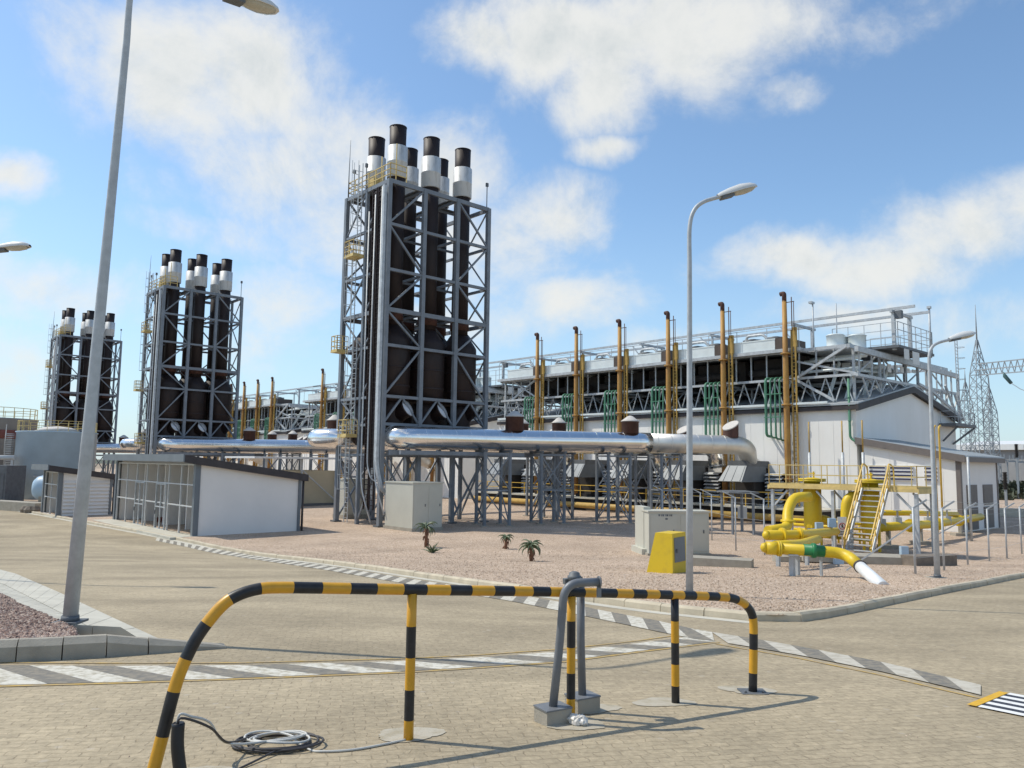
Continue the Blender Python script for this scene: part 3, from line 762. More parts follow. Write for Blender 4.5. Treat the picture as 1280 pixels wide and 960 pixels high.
for i, h in enumerate(LV):
    a = .3 if h in (23.85, 14.8) else .2
    for l in (0, 5.7): mb.bar(T(0,l,h), T(9,l,h), .2, a)
    for w in (0, 9): mb.bar(T(w,0,h-.02), T(w,5.7,h-.02), .19, a-.02)
    if h > 9 and h not in (12.35,):
        for w in (3, 6): mb.bar(T(w,0,h-.01), T(w,5.7,h-.01), .15, .18)
        mb.bar(T(0,2.85,h+.01), T(9,2.85,h+.01), .14, .16)
lv = LV[:7]
for i in range(len(lv)-1):
    a, b = lv[i], lv[i+1]
    for l in (0, 5.7):
        for (wA, wB) in ((0,3),(9,6)):
            if i == 5:                # low panel: two short struts make a V
                m_ = (wA+wB)/2; mb.bar(T(wA,l,b), T(m_,l,a), .13); mb.bar(T(wB,l,b), T(m_,l,a), .13)
            elif (i%2 == 0) == (l == 0): mb.bar(T(wA,l,b), T(wB,l,a), .13)
            else: mb.bar(T(wA,l,a), T(wB,l,b), .13)
        if i == 5: mb.bar(T(3,l,b), T(4.5,l,a), .13); mb.bar(T(6,l,b), T(4.5,l,a), .13)
    for w in (0, 9):
        for (lA, lB) in ((0,2.85),(2.85,5.7)):
            if w == 9:
                if (lA > 0) == (i%2 == 0): mb.bar(T(w,lA,b), T(w,lB,a), .09)
                else: mb.bar(T(w,lA,a), T(w,lB,b), .09)
            elif lA > 0:
                if i%2: mb.bar(T(w,lA,b), T(w,lB,a), .10)
                else: mb.bar(T(w,lA,a), T(w,lB,b), .10)
            else: mb.bar(T(w,lA,a), T(w,lB,b), .10)
    if i in (3,):
        for (wA, wB) in ((0,3),(3,6),(6,9)):
            mb.bar(T(wA,2.85,a), T(wB,2.85,b), .10)
for l in (0, 5.7):
    for (wA, wB) in ((0,3),(6,9)):
        mb.bar(T(wA,l,4.9), T(wB,l,.3), .12); mb.bar(T(wA,l,.3), T(wB,l,4.9), .12)
for w in (0, 9): mb.bar(T(w,0,4.9), T(w,2.85,.3), .11); mb.bar(T(w,5.7,4.9), T(w,2.85,.3), .11)
mb.build('steel_frame', 'tower', tower)
for w in CWs:
    for l in (0, 5.7): mb = MB(); mb.box(T(w,l,.0), .6, .6, .22, WX, LX); mb.build('column_base', 'dsteel', tower)
for h, (l0_, l1_) in ((23.99,(0,5.7)),(14.93,(0,5.7))):
    mb = MB()
    for w_ in (0.1, 2.75, 5.75):
        mb.bwl(W0+w_, W0+w_+ (.9 if w_ < 1 else .55), L0+l0_+.1, L0+l1_-.1, h, h+.05)
    mb.bwl(W0+.2, W0+8.8, L0+2.55, L0+3.15, h, h+.05)
    mb.build('grating', 'dsteel', tower)
mb = MB()                           # railings round the top deck on the ladder side
railing(mb, [T(1.4,.02,24.0), T(.05,.02,24.0), T(.05,5.65,24.0), T(1.6,5.65,24.0)], 1.15, .055, .9, (1.,.66,.33))
mb.bar(T(.7,.3,24), T(.7,.3,26.8), .06); mb.bar(T(.7,2.2,24), T(.7,2.2,26.4), .06); mb.bwl(W0+.4,W0+1,L0+2.6,L0+3.4,24.05,24.9)
mb.build('deck_railing', 'cream', tower)
# lift-out landings and the caged ladder
ladder_h = [(.2,6.1,3.9),(6.1,12.2,3.4),(12.2,18.9,3.9),(18.9,25,3.4)]
mb = MB()
for (a, b, lc) in ladder_h:
    for s in (-.24,.24): mb.bar(T(-.28,lc+s,a), T(-.28,lc+s,b+.9), .05, .05)
    n = int((b-a)/.35)
    for k in range(n): mb.bar(T(-.28,lc-.24,a+.3+k*.35), T(-.28,lc+.24,a+.3+k*.35), .03)
    k = a+2.3
    while k < b+1.0:
        hoop = [T(-.28-.72*math.sin(t_), lc+.36*math.cos(t_), k) for t_ in [PI*j/8 for j in range(9)]]
        for p_, q_ in zip(hoop, hoop[1:]): mb.bar(p_, q_, .035)
        k += 1.0
    for t_ in (PI*.18, PI*.5, PI*.82): mb.bar(T(-.28-.72*math.sin(t_), lc+.36*math.cos(t_), a+2.3), T(-.28-.72*math.sin(t_), lc+.36*math.cos(t_), b+1.0), .03)
mb.build('caged_ladder', 'steel', tower)
for (h, la, lb_) in ((6.1,3.0,4.2),(12.2,4.7,5.6),(18.9,2.9,4.2)):
    mb = MB(); mb.bwl(W0-1.0, W0-.05, L0+la, L0+lb_, h, h+.10)
    railing(mb, [T(-.1,la+.03,h+.1), T(-.95,la+.03,h+.1), T(-.95,lb_-.03,h+.1), T(-.1,lb_-.03,h+.1)], 1.1, .045, .5, (1.,.66,.33), True)
    
    mb.build('landing', 'cream', tower)
mb = MB()                           # cable ladders up the side facing the gas yard
for l in (.75, 1.45):
    for s in (-.26,.26): mb.bar(T(-.22,l+s,1.2), T(-.22,l+s,23.6), .06, .09)
    for k in range(64): mb.bar(T(-.22,l-.26,1.5+k*.345), T(-.22,l+.26,1.5+k*.345), .05)
mb.bwl(W0-.20, W0-.14, L0+.5, L0+1.7, 4., 23.4)
mb.build('cable_ladder', ['flue'], tower)
mb = MB()
for (l, h0, h1) in ((.32,3.2,22.9),(1.95,2.6,21.5)):
    pts = fillet([T(-.35,l,h1+.5), T(-.35,l,h0+1.2), T(-.45,l-.35,h0-.1), T(-.3,l-1.3,h0-2.2)], .8, 5); mb.tube(pts, .055, 6)
for l in (1.1,): mb.tube(fillet([T(-.4,l,23), T(-.4,l,4.2), T(-.4,l-.6,3.1), T(1.6,l-1.4,3.1)], .5, 5), .05, 6)
mb.build('conduit_pipe', 'steel', tower)
mb = MB(); pts = fillet([T(-.42,-.05,23.4), T(-.42,-.05,4.2), T(-.1,-.25,2.6), T(.2,-.3,2.4)], 1.0, 5)
for a, b in zip(pts, pts[1:]): mb.bar(a, b, .24, .2, up=WX)
mb.build('cable_duct', 'steel', tower, 'pale grey channel running up the near corner')
mb = MB(); mb.tube([T(0,5.6,24), T(0,5.6,26), T(.05,5.62,28.5)], [.05,.035,.015], 6); mb.build('lightning_rod', 'dsteel', tower)
for (w, l) in ((.05,4.9),(.05,3.2),(8.9,.1)):
    mb = MB(); mb.bar(T(w,l,24), T(w,l,25.7), .05); mb.box(T(w,l,25.7), .2, .14, .28, WX, LX); mb.build('floodlight', 'dsteel', tower)
# flues, each a thing
names_w = ['left','centre','right']
for li, l in enumerate((1.42, 4.28)):
    for wi, w in enumerate((1.5, 4.5, 7.5)):
        base = T(w, l, 6.96)
        hh = 28.55
        fl = thing('exhaust_stack', 'x', 'exhaust stack', base, 'dark flues with white sleeves')
        reg(fl, 't', '{b} tower, %s row, %s dark flue with a white sleeve near its top' % ('front' if li == 0 else 'rear', names_w[wi]))
        mb = MB(); b_ = T(w,l,0)
        mb.lathe(b_, [(13.9,.64),(20.0,.62),(24.4,.62),(24.42,.6),(27.0,.6),(hh,.62)], 20)
        mb.lathe(b_+UZ*(hh-.02), [(0,.62),(.03,.64),(.05,.64)], 20)
        mb.build('flue', 'flue', fl)
        mb = MB(); mb.lathe(b_, [(24.72,.70),(24.75,.735),(25.85,.735),(25.86,.745),(25.9,.745),(25.91,.735),(27.05,.735),(27.08,.65)], 20); mb.build('sleeve', 'sleeve', fl)
        mb = MB(); mb.lathe(b_, [(8.55,1.0),(8.7,1.32),(12.9,1.32),(13.05,1.27),(13.95,.70)], 20)
        for z_ in (9.6,10.9,12.2): mb.lathe(b_+UZ*z_, [(0,1.325),(.02,1.35),(.12,1.35),(.14,1.325)], 20)
        mb.build('silencer', 'flue', fl)
        mb = MB(); mb.lathe(b_, [(13.3,.9),(13.35,.93),(13.5,.93),(13.55,.85)], 20); mb.lathe(b_, [(14.35,.65),(14.38,.72),(15.1,.72),(15.13,.65)], 20); mb.build('flange_band', 'rust', fl)
        mb = MB(); mb.lathe(b_, [(5.6,.85),(6.2,.95),(8.0,.95),(8.75,1.0)], 18)
        dsc = None
        if li == 0:
            dv = (-LX*.80+WX*.42+UZ*.46).normalized() if wi < 2 else (-LX*.5+UZ*.6+WX*.4).normalized(); o_ = b_+UZ*7.45
            mb.lathe(o_, [(0,.62),(1.45,.62),(1.46,.68),(1.56,.68)], 18, dv); dsc = (o_+dv*1.565, dv)
        mb.build('inlet_body', 'flue', fl)
        if dsc and wi < 2:
            mb = MB(); mb.lathe(dsc[0], [(0,.64),(.03,.60),(.12,.25),(.14,.05)], 18, dsc[1]); mb.build('rupture_disc', 'disc', fl)

# exhaust pipes
def clad(mb, pts, r, seam=1.15, n=24):
    pts = [V(p) for p in pts]; L_ = [0]
    for a, b in zip(pts, pts[1:]): L_.append(L_[-1]+(b-a).length)
    mb.tube(pts, r, n)
    s = seam*.5
    while s < L_[-1]-.2:
        for i in range(len(pts)-1):
            if s <= L_[i+1]:
                p = pts[i].lerp(pts[i+1], (s-L_[i])/(L_[i+1]-L_[i])); d = (pts[i+1]-pts[i]).normalized(); break
        rr = r[0] if isinstance(r, list) else r
        mb.lathe(p-d*.03, [(0,rr+.001),(.005,rr+.008),(.045,rr+.008),(.05,rr+.001)], n, d); s += seam
def vent(mb_c, mb_d, base, r, h, slant=None):
    """rusty explosion vent: short drum with a dusty lid"""
    if slant is None:
        mb_c.lathe(base, [(0,r),(h,r),(h+.02,r+.05),(h+.07,r+.05)], 18); mb_d.lathe(base+UZ*(h+.07), [(0,r+.06),(.04,r+.06),(.14,r*.86),(.42,r*.3),(.46,.05)], 18)
    else:
        n = 18; vs = []; dd = slant
        for k in range(n):
            a = 2*PI*k/n; x, y = math.cos(a)*r, math.sin(a)*r; p = base+WX*x+LX*y; vs.append(p)
        for k in range(n):
            a = 2*PI*k/n; x, y = math.cos(a)*r, math.sin(a)*r; p = base+WX*x+LX*y; vs.append(p+UZ*(h+ (WX*x+LX*y).dot(dd)*.62))
        mb_c.add(vs, [(k,(k+1)%n,n+(k+1)%n,n+k) for k in range(n)], 0, True)
        lid = [v+UZ*.0+(v-(base+UZ*h))*.04 for v in vs[n:]]; lid2 = [v+UZ*.07-dd*.03 for v in lid]
        mb_d.add(lid+lid2, [(k,(k+1)%n,n+(k+1)%n,n+k) for k in range(n)]+[tuple(range(n,2*n))], 0, False)
HC = 6.08
def pipe_run(name_lab, segs, vents, kind='t'):
    r = thing('exhaust_pipe', 'x', 'exhaust pipe', segs[0][0][0]*1, 'silver exhaust pipes')
    r.location.z = ZG+5.2
    reg(r, kind, name_lab)
    for pts, rad, mt in segs:
        mb = MB(); clad(mb, pts, rad); mb.build('cladding', mt, r)
    for (b, rr, h, sl) in vents:
        m1, m2_ = MB(), MB(); vent(m1, m2_, b, rr, h, sl); vo = m1.build('explosion_vent', 'capbrown', r); m2_.build('vent_lid', 'capdust', vo)
    return r
HB = HC
seg1 = fillet([P(30.0,46.0,HB+.2), P(29.0,43.35,HB-.05), P(38.,41.9,HB), P(46.6,38.33,HB+.08), P(48.2,37.45,HB+.08)], 1.5, 8)
seg2 = [P(48.1,37.5,HB+.08), P(52,35.4,HB+.06)]+fillet([P(53,34.83,HB+.05), P(55.5,33.46,HB+.04), P(57.6,34.6,4.75), P(58.8,34.6,4.3)], 1.3, 8)
ld = V((.75,.55,0)).normalized()
pipe_run('{b} front exhaust pipe, long silver run with rusty vents from its tower to the hall', [(seg1,.77,'alu'),(seg2,.735,'alushade')],
         [(P(38.1,41.85,HB+.7),.66,.95,None),(P(46.8,38.2,HB+.75),.66,.85,None),(P(54.3,34.12,HB+.6),.60,.95,ld)])
seg = fillet([P(33.2,46.6,HB+.2), P(33.6,45.6,HB), P(40,44.3,HB+.02), P(50,42.2,HB+.02), P(58.2,38.2,HB), P(58.4,38.0,4.3)], 1.3, 6)
pipe_run('{b} middle exhaust pipe, silver and half hidden behind the front pipe', [(seg,.72,'alu')],
         [(P(44.3,43.4,HB+.6),.55,.92,None),(P(55.6,39.5,HB+.55),.58,.85,ld)])
seg = fillet([P(37.4,47.0,HB+.1), P(39.,46.6,HB-.05), P(50,46.2,HB), P(58.2,44.2,HB), P(58.4,44.0,4.3)], 1.3, 6)
pipe_run('{b} rear exhaust pipe, silver and lowest in view behind the other two', [(seg,.72,'alu')],
         [(P(43.0,46.35,HB+.6),.55,.9,None),(P(55.0,45.0,HB+.5),.58,.85,ld),(P(46.6,46.3,HB+.5),.5,.6,ld)])
seg = fillet([P(30.6,49.9,HB), P(28.2,49.7,HB), P(27.2,51.4,HB), P(28.9,53.6,HB), P(38,55.5,HB), P(58.0,55.8,HB), P(58.2,55.8,4.3)], 1.4, 7)
pipe_run('{b} far side exhaust pipe, silver bend curling round the left foot of its tower', [(seg,.66,'alu')],
         [(P(30.2,53.95,HB+.6),.55,.8,None),(P(52,55.7,HB+.6),.58,.8,ld)])
# trestles
def trestle(w, l, dirv, lab, span=1.7, dep=2.0, top=5.2):
    n_ = V((-dirv.y,dirv.x,0)); c = P(w,l,0)
    t = thing('pipe_trestle', 'x', 'pipe trestle', c, 'grey steel trestles under the silver pipes'); reg(t, 't', lab)
    mb = MB(); q = [c+dirv*a*span/2+n_*b*dep/2 for a, b in ((-1,-1),(1,-1),(1,1),(-1,1))]
    for p_ in q: mb.bar(p_, p_+UZ*top, .17, .17)
    for i in range(4):
        a, b = q[i], q[(i+1)%4]
        for h in (2.55, top-.12): mb.bar(a+UZ*h, b+UZ*h, .10)
        if i%2: mb.bar(a+UZ*.25, b+UZ*2.5, .075)
        else: mb.bar(b+UZ*.25, a+UZ*2.5, .075); mb.bar(a+UZ*2.6, b+UZ*(top-.2), .075)
        mb.bar(b+UZ*2.6, a+UZ*(top-.2), .075)
    mb.build('steel_frame', 'tower', t)
    mb = MB()
    for s in (-1,1): mb.bar(c+dirv*s*span/2-n_*dep*.62+UZ*(top+.08), c+dirv*s*span/2+n_*dep*.62+UZ*(top+.08), .2, .16)
    mb.build('saddle_beam', 'dsteel', t)
    mb = MB()
    for p_ in q: mb.box(p_+UZ*.0, .5, .5, .18, dirv, n_)
    mb.build('footing', 'conc', t)
d1 = (P(47.3,37.95,0)-P(38,41.9,0)).normalized(); d2 = (P(58,32.1,0)-P(47.3,37.95,0)).normalized()
trestle(35.9, 41.6, d1, '{b} first trestle under the front silver pipe, beside its tower', 1.8)
trestle(40.6, 40.9, d1, '{b} second trestle under the front silver pipe, counted from its tower', 1.8)
trestle(45.4, 38.7, d1, '{b} third trestle under the front silver pipe, near its kink', 1.8)
trestle(49.4, 36.8, d2, '{b} fourth trestle under the front silver pipe, past its kink', 1.6)
trestle(44.0, 43.4, WX, '{b} trestle under the middle silver pipe, nearer its tower', 1.7)
trestle(51.3, 41.6, WX, '{b} trestle under the middle silver pipe, nearer the hall', 1.7)
trestle(45.5, 46.4, WX, '{b} trestle under the rear silver pipe, mid run', 1.7)
trestle(36.0, 55.0, WX, '{b} trestle under the far side silver pipe, behind the tower', 1.7)
# girder under the start of the pipes
mb = MB(); mb.bar(P(28.7,43.9,5.05), P(40.6,42.6,5.05), .3, .34); mb.bar(P(28.7,42.6,5.05), P(38.6,41.4,5.05), .26, .26)
for w in (29.5,32.5,35.5): mb.bar(P(w,43.9,5.0), P(w,42.4,5.0), .2)
g_ = solo('pipe_girder', 'x', 'girder', mb, 'tower', P(34,43,4.9)); reg(g_, 't', '{b} grey girder carrying the bend of the front silver pipe at its tower')

# ================================================================== ENGINE HALLS
HL0, HL1, HW0, HW1, HR = 26.4, 67.6, 59.4, 80.6, 70.0
EV = 8.92
hall = thing('engine_hall', 'x', 'engine hall', P(70,47,0), 'long white engine halls'); reg(hall, 'h', 'long white {b} engine hall with a dark eave band and low pitched roof')
mb = MB(); mb.bwl(HW0, HW0+.25, HL0+.25, HL1, -.1, EV); 
for k in range(34): mb.bar(P(HW0-.004,HL0+.6+k*1.2,.3), P(HW0-.004,HL0+.6+k*1.2,EV-.05), .02, .014, up=LX)
mb.build('long_wall', 'white', hall)
def gable(l0, l1, mbx):
    pts = [(HW0,-.1),(HW1,-.1),(HW1,EV+.1),(HR,10.95),(HW0,EV+.1)]
    a = [P(w,l0,h) for w, h in pts]; b = [P(w,l1,h) for w, h in pts]
    mbx.add(a+b, [(4,3,2,1,0),(5,6,7,8,9)]+[(i,(i+1)%5,5+(i+1)%5,5+i) for i in range(5)])
mb = MB(); gable(HL0, HL0+.25, mb); mb.build('gable_wall', 'white', hall)
mb = MB(); gable(HL1, HL1+.25, mb); mb.bwl(HW1-.25, HW1, HL0+.25, HL1, -.1, EV); mb.build('rear_wall', 'white', hall)
mb = MB(); ov = .35
for (wa, ha, wb, hb) in ((HW0-.3,9.25,HR,11.42),(HR,11.42,HW1+.4,9.25)):
    a = [P(wa,HL0-ov,ha), P(wb,HL0-ov,hb), P(wb,HL1+ov,hb), P(wa,HL1+ov,ha)]
    mb.hexa([p+UZ*.02 for p in a]+[p+UZ*.16 for p in a])
mb.build('roof', 'roofsheet', hall)
mb = MB(); mb.bwl(HW0-.32, HW0-.02, HL0-ov, HL1+ov, EV-.02, 9.20)
mb.build('eave_band', 'trim', hall)
mb = MB()
for (wa, ha, wb, hb) in ((HW0-.45,9.05,HR,11.22),(HR,11.22,HW1+.45,9.05)):
    a = [P(wa,HL0-ov-.06,ha-.28), P(wb,HL0-ov-.06,hb-.28), P(wb,HL0-ov+.14,hb-.28), P(wa,HL0-ov+.14,ha-.28)]
    mb.hexa(a+[p+UZ*.52 for p in a])
mb.build('verge_band', 'trim', hall)
mb = MB(); mb.bwl(HW0-.52, HW0-.34, HL0+2, HL1, 9.45, 9.62); mb.build('gutter', 'pale', hall)
for k in range(7):
    l = 29.0+k*5.85+2.6
    if l < HL1: mb = MB(); mb.tube([P(HW0-.2,l,9.0), P(HW0-.2,l,.2)], .05, 6); mb.build('downpipe', 'steel', hall)
# steel on the roof: frames carrying the cooler deck
DK = 14.05
sw_ = thing('roof_steelwork', 'x', 'roof steelwork', P(70,47,9.5), 'steel frames on the hall roofs'); reg(sw_, 'h', 'open steel frames and trusses standing on the {b} hall roof')
mb = MB()
ls = [26.8+5.85*k for k in range(8)]
def roofh(w): return 9.41+ (w-HW0)/(HR-HW0)*2.17 if w <= HR else 11.58-(w-HR)/(HW1-HR)*2.17
for l in ls:
    if l > 68.5: continue
    for w in (60.2, 65.0, 70.0, 75.0, 79.8): mb.bar(P(w,l,roofh(w)), P(w,l,DK), .18, .18, up=LX)
    mb.bar(P(59.2,l,11.3), P(79.8,l,11.3+.5), .16, .2) if False else None
    mb.bar(P(59.4,l,DK-.15), P(80.2,l,DK-.15), .2, .28); mb.bar(P(59.6,l,11.6), P(80.,l,11.6), .15, .18)
    for a, b in ((60.2,65),(70,65),(70,75),(79.8,75)):
        mb.bar(P(a,l,11.6), P(b,l,DK-.2), .10)
        mb.bar(P((a+b)/2,l,11.55), P(a,l,roofh(a)), .09); mb.bar(P((a+b)/2,l,11.55), P(b,l,roofh(b)), .09)
l_a, l_b = ls[0], 67.9
for w in (59.7, 65, 70, 75, 79.8):
    mb.bar(P(w,l_a,DK-.1), P(w,l_b,DK-.1), .2, .26); mb.bar(P(w,l_a-.4,11.66), P(w,l_b,11.66), .16, .2)
for k in range(7):
    a, b = ls[k], ls[k]+5.85
    for w in (60.0, 70.0):
        m_ = (a+b)/2
        for j in range(4):
            x0, x1 = a+(b-a)*j/4, a+(b-a)*(j+1)/4
            mb.bar(P(w,x0,roofh(w)), P(w,(x0+x1)/2,11.6), .085); mb.bar(P(w,x1,roofh(w)), P(w,(x0+x1)/2,11.6), .085)
    for j in range(1,4): mb.bar(P(60.0,a+(b-a)*j/4,11.7), P(60.0,a+(b-a)*j/4,DK-.2), .10, .10)
# the open end bays: long diagonals
mb.bar(P(59.6,31.2,11.7), P(59.6,27.0,DK-.1), .2); mb.bar(P(59.6,31.2,DK-1.0), P(59.8,26.4,11.75), .16); mb.bar(P(59.6,31.2,11.5), P(59.8,28.2,9.7), .2)
mb.bar(P(60,62.1,11.7), P(60,66.5,DK), .16); mb.bar(P(60,62.1,DK), P(60,66.5,11.7), .16)
mb.build('support_frame', 'steel', sw_)
mb = MB()                           # arched rib and verge girder at the gable end
ribs = [(71.5,11.7),(74.5,11.3),(77,10.6),(79.4,9.9),(81.5,9.2)]
for (a, b) in zip(ribs, ribs[1:]): mb.bar(P(a[0],26.2,a[1]+.1), P(b[0],26.2,b[1]+.1), .22)
for (a, b) in zip(ribs[2:], ribs[3:]): mb.bar(P(a[0]+.8,26.2,a[1]+1.6), P(b[0]+.8,26.2,b[1]-.1), .18)
for w, h in ribs[:4]: mb.bar(P(w,26.2,h), P(w,26.2,DK-.3), .12)
mb.bar(P(59.4,26.2,DK-.45), P(81.2,26.2,DK-.75), .3, .42)
mb.bar(P(81.2,26.2,DK-.8), P(81.2,26.2,9.0), .1)
for k in range(9):
    w = 60.5+k*2.3; mb.bar(P(w,26.5,DK-.5), P(w,26.5,11.6), .10); mb.bar(P(w,26.3,11.6), P(w+1.15,26.3,roofh(min(w+1.15,80))+.1), .1); mb.bar(P(w+2.3,26.3,11.6), P(w+1.15,26.3,roofh(min(w+1.15,80))+.1), .1)
mb.bar(P(59.6,26.3,11.62), P(81.0,26.3,11.62), .18, .22)
mb.build('end_girder', 'steel', sw_)
mb = MB(); mb.bwl(59.24, 80.3, 31.0, 67.9, DK+.02, DK+.10); mb.build('deck', 'dsteel', sw_)
mb = MB(); mb.bwl(59.1, 59.22, 30.6, 68.0, DK-.16, DK+.12); mb.bwl(59.24,80.4,30.75,30.98,DK-.2,DK+.11); mb.build('deck_edge', 'steel', sw_)
mb = MB()                           # ducts and tanks, near black so the colour carries the shade under the deck
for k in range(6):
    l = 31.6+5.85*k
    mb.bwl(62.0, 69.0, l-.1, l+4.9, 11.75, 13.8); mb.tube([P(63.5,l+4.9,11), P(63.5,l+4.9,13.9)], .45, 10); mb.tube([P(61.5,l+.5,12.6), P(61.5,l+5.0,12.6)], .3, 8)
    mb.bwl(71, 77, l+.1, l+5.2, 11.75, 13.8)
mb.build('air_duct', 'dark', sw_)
mb = MB()                           # light pipes running along the roof behind the trusses
for (w, h, r_) in ((61.5,13.2,.14),(62.6,13.5,.18),(66,12.9,.2),(68,12.4,.22),(61,12.3,.12)): mb.tube([P(w,26.8,h), P(w,31.5,h)], r_, 8)
for k in range(5): mb.tube([P(61+k*1.2,27.5+k*.5,12.2+.25*k), P(69,27.5+k*.5,12.6+.25*k)], .11, 6)
for (w, l) in ((61.6,29.6),(62.6,28.6),(64.3,28.0),(66.,27.4)): mb.bar(P(w,l,10), P(w+1.8,l-.2,13.2), .34, .12, up=LX)
mb.build('service_pipe', 'pale', sw_)
mb = MB()
for k in range(5):
    mb.bwl(64.0, 64.2, 27+k*.9, 27.7+k*.9, 12.6, 13.2); mb.bwl(66+k*1.3,66.7+k*1.3,26.55,26.6,12.4+.1*k,13.1)
mb.build('panel_board', 'lampwhite', sw_)
if True:
    mb = MB(); railing(mb, [P(59.3,30.8,DK+.1), P(59.3,67.9,DK+.1)], 1.9, .045, 5.85/2, (1.,)); mb.build('deck_railing', 'steel', sw_)
# monorail beams on posts
rl = thing('monorail_beams', 'x', 'monorail', P(66.8,47,DK), 'hoist rails above the coolers'); reg(rl, 'h', 'pair of grey hoist rails on goal posts above the {b} hall deck')
mb = MB()
for (w, l0_) in ((65.1,23.9),(68.4,24.0)): mb.bar(P(w,l0_,17.45), P(w,76 if w < 66 else 69,17.45), .14, .22)
mb.build('rail_beam', 'steel', rl)
mb = MB()
for k, l in enumerate((25.6, 34.2, 42.8, 51.4, 60.0, 67.5)):
    for w in (65.1, 68.4): mb.bar(P(w,l,DK), P(w,l,17.3), .26 if k < 2 else .16)
    mb.bar(P(64.6,l,17.22), P(68.9,l,17.22), .2, .22)
    if k: mb.bar(P(65.1,l,15.6), P(65.1,l+1.4,17.2), .1)
mb.build('goal_post', 'steel', rl)
mb = MB(); mb.bwl(64.9,65.3,24.9,25.4,16.6,17.25); mb.build('hoist', 'dsteel', rl)
# end platform with rails
pf = thing('roof_platform', 'x', 'platform', P(68,28,DK), None); reg(pf, 'h', 'railed steel platform overhanging the gable of the {b} hall')
mb = MB(); mb.bwl(64.5, 72.0, 25.0, 30.5, DK+.12, DK+.34); mb.build('deck', 'dsteel', pf)
mb = MB(); railing(mb, [P(64.6,30.5,DK+.34), P(64.6,25.1,DK+.34), P(71.9,25.1,DK+.34), P(71.9,30.4,DK+.34)], 1.9, .05, 1.25, (1.,.66,.33)); mb.build('railing', 'steel', pf)
mb = MB(); mb.bwl(65.4,66.4,24.96,24.99,DK-.75,DK+.1); mb.bwl(67.1,68.5,24.95,24.99,DK-1.0,DK+.05); mb.build('notice_board', 'lampwhite', pf)
mb = MB(); mb.tube([P(71.8,25.2,DK), P(71.8,25.2,18.4)], .09, 8); mb.box(P(71.8,25.2,18.4), .3, .3, .2, WX, LX); mb.build('mast', 'steel', pf)
mb = MB(); mb.tube([P(66.5,31.0,DK), P(66.5,31,18.9)], .05, 6); mb.build('aerial', 'steel', pf)
# coolers: one per engine, with a fan drum
for k in range(6):
    l = 31.71+5.85*k
    if k >= 0:
        rd = thing('cooler_unit', 'x', 'cooler', P(61,l+3,DK+.1), 'pale cooler boxes on the hall roofs'); reg(rd, 'h', 'pale cooler box on the {b} hall deck, %s from the gable end' % ORD[k])
        mb = MB(); mb.bwl(59.25, 63.2, l+1.2, l+5.45, DK+.14, DK+1.02); mb.bwl(59.22,59.26,l+1.15,l+5.5,DK+.98,DK+1.08); mb.build('casing', 'pale', rd)
        mb = MB(); mb.bwl(59.2, 62.8, l+.32, l+1.14, DK+.15, DK+1.10); mb.build('end_box', 'brownbox', rd)
        for q in (2.2, 4.4):
            mb = MB(); mb.lathe(P(61.2,l+q,DK+1.03), [(0,.85),(.25,.8),(.42,.86)], 16); mb.lathe(P(61.2,l+q,DK+1.45), [(0,.5),(.12,.3),(.15,.05)], 12); mb.build('fan_drum', 'dsteel', rd)
        mb = MB(); mb.tube(fillet([P(60.5,l+4.6,DK+1.0), P(60.5,l+4.6,DK+1.75), P(60.5,l+2.9,DK+1.75), P(60.5,l+2.5,DK+1.1)], .5, 5), .12, 8); mb.build('feed_pipe', 'steel', rd)
for k, (w, l) in enumerate(((63.2,29.6),(64.5,29.9),(64.6,28.4))):
    mb = MB(); mb.lathe(P(w,l,DK), [(0,.75),(.15,.75),(.18,.7),(1.35,.7),(1.4,.78),(1.5,.6),(1.52,.1)], 16)
    rf = solo('roof_fan', 'x', 'roof fan', mb, 'pale', P(w,l,DK)); reg(rf, 'h', '%s grey fan drum beside the platform on the {b} hall' % ('left','middle','right')[k])
mb = MB(); mb.bwl(60.5, 65.6, 27.2, 31.0, DK-.18, DK-.01)
rf = solo('fan_deck', 'x', 'deck', mb, 'steel', P(63,29,DK-.2)); reg(rf, 'h', 'small steel deck under the fan drums at the gable end of the {b} hall')
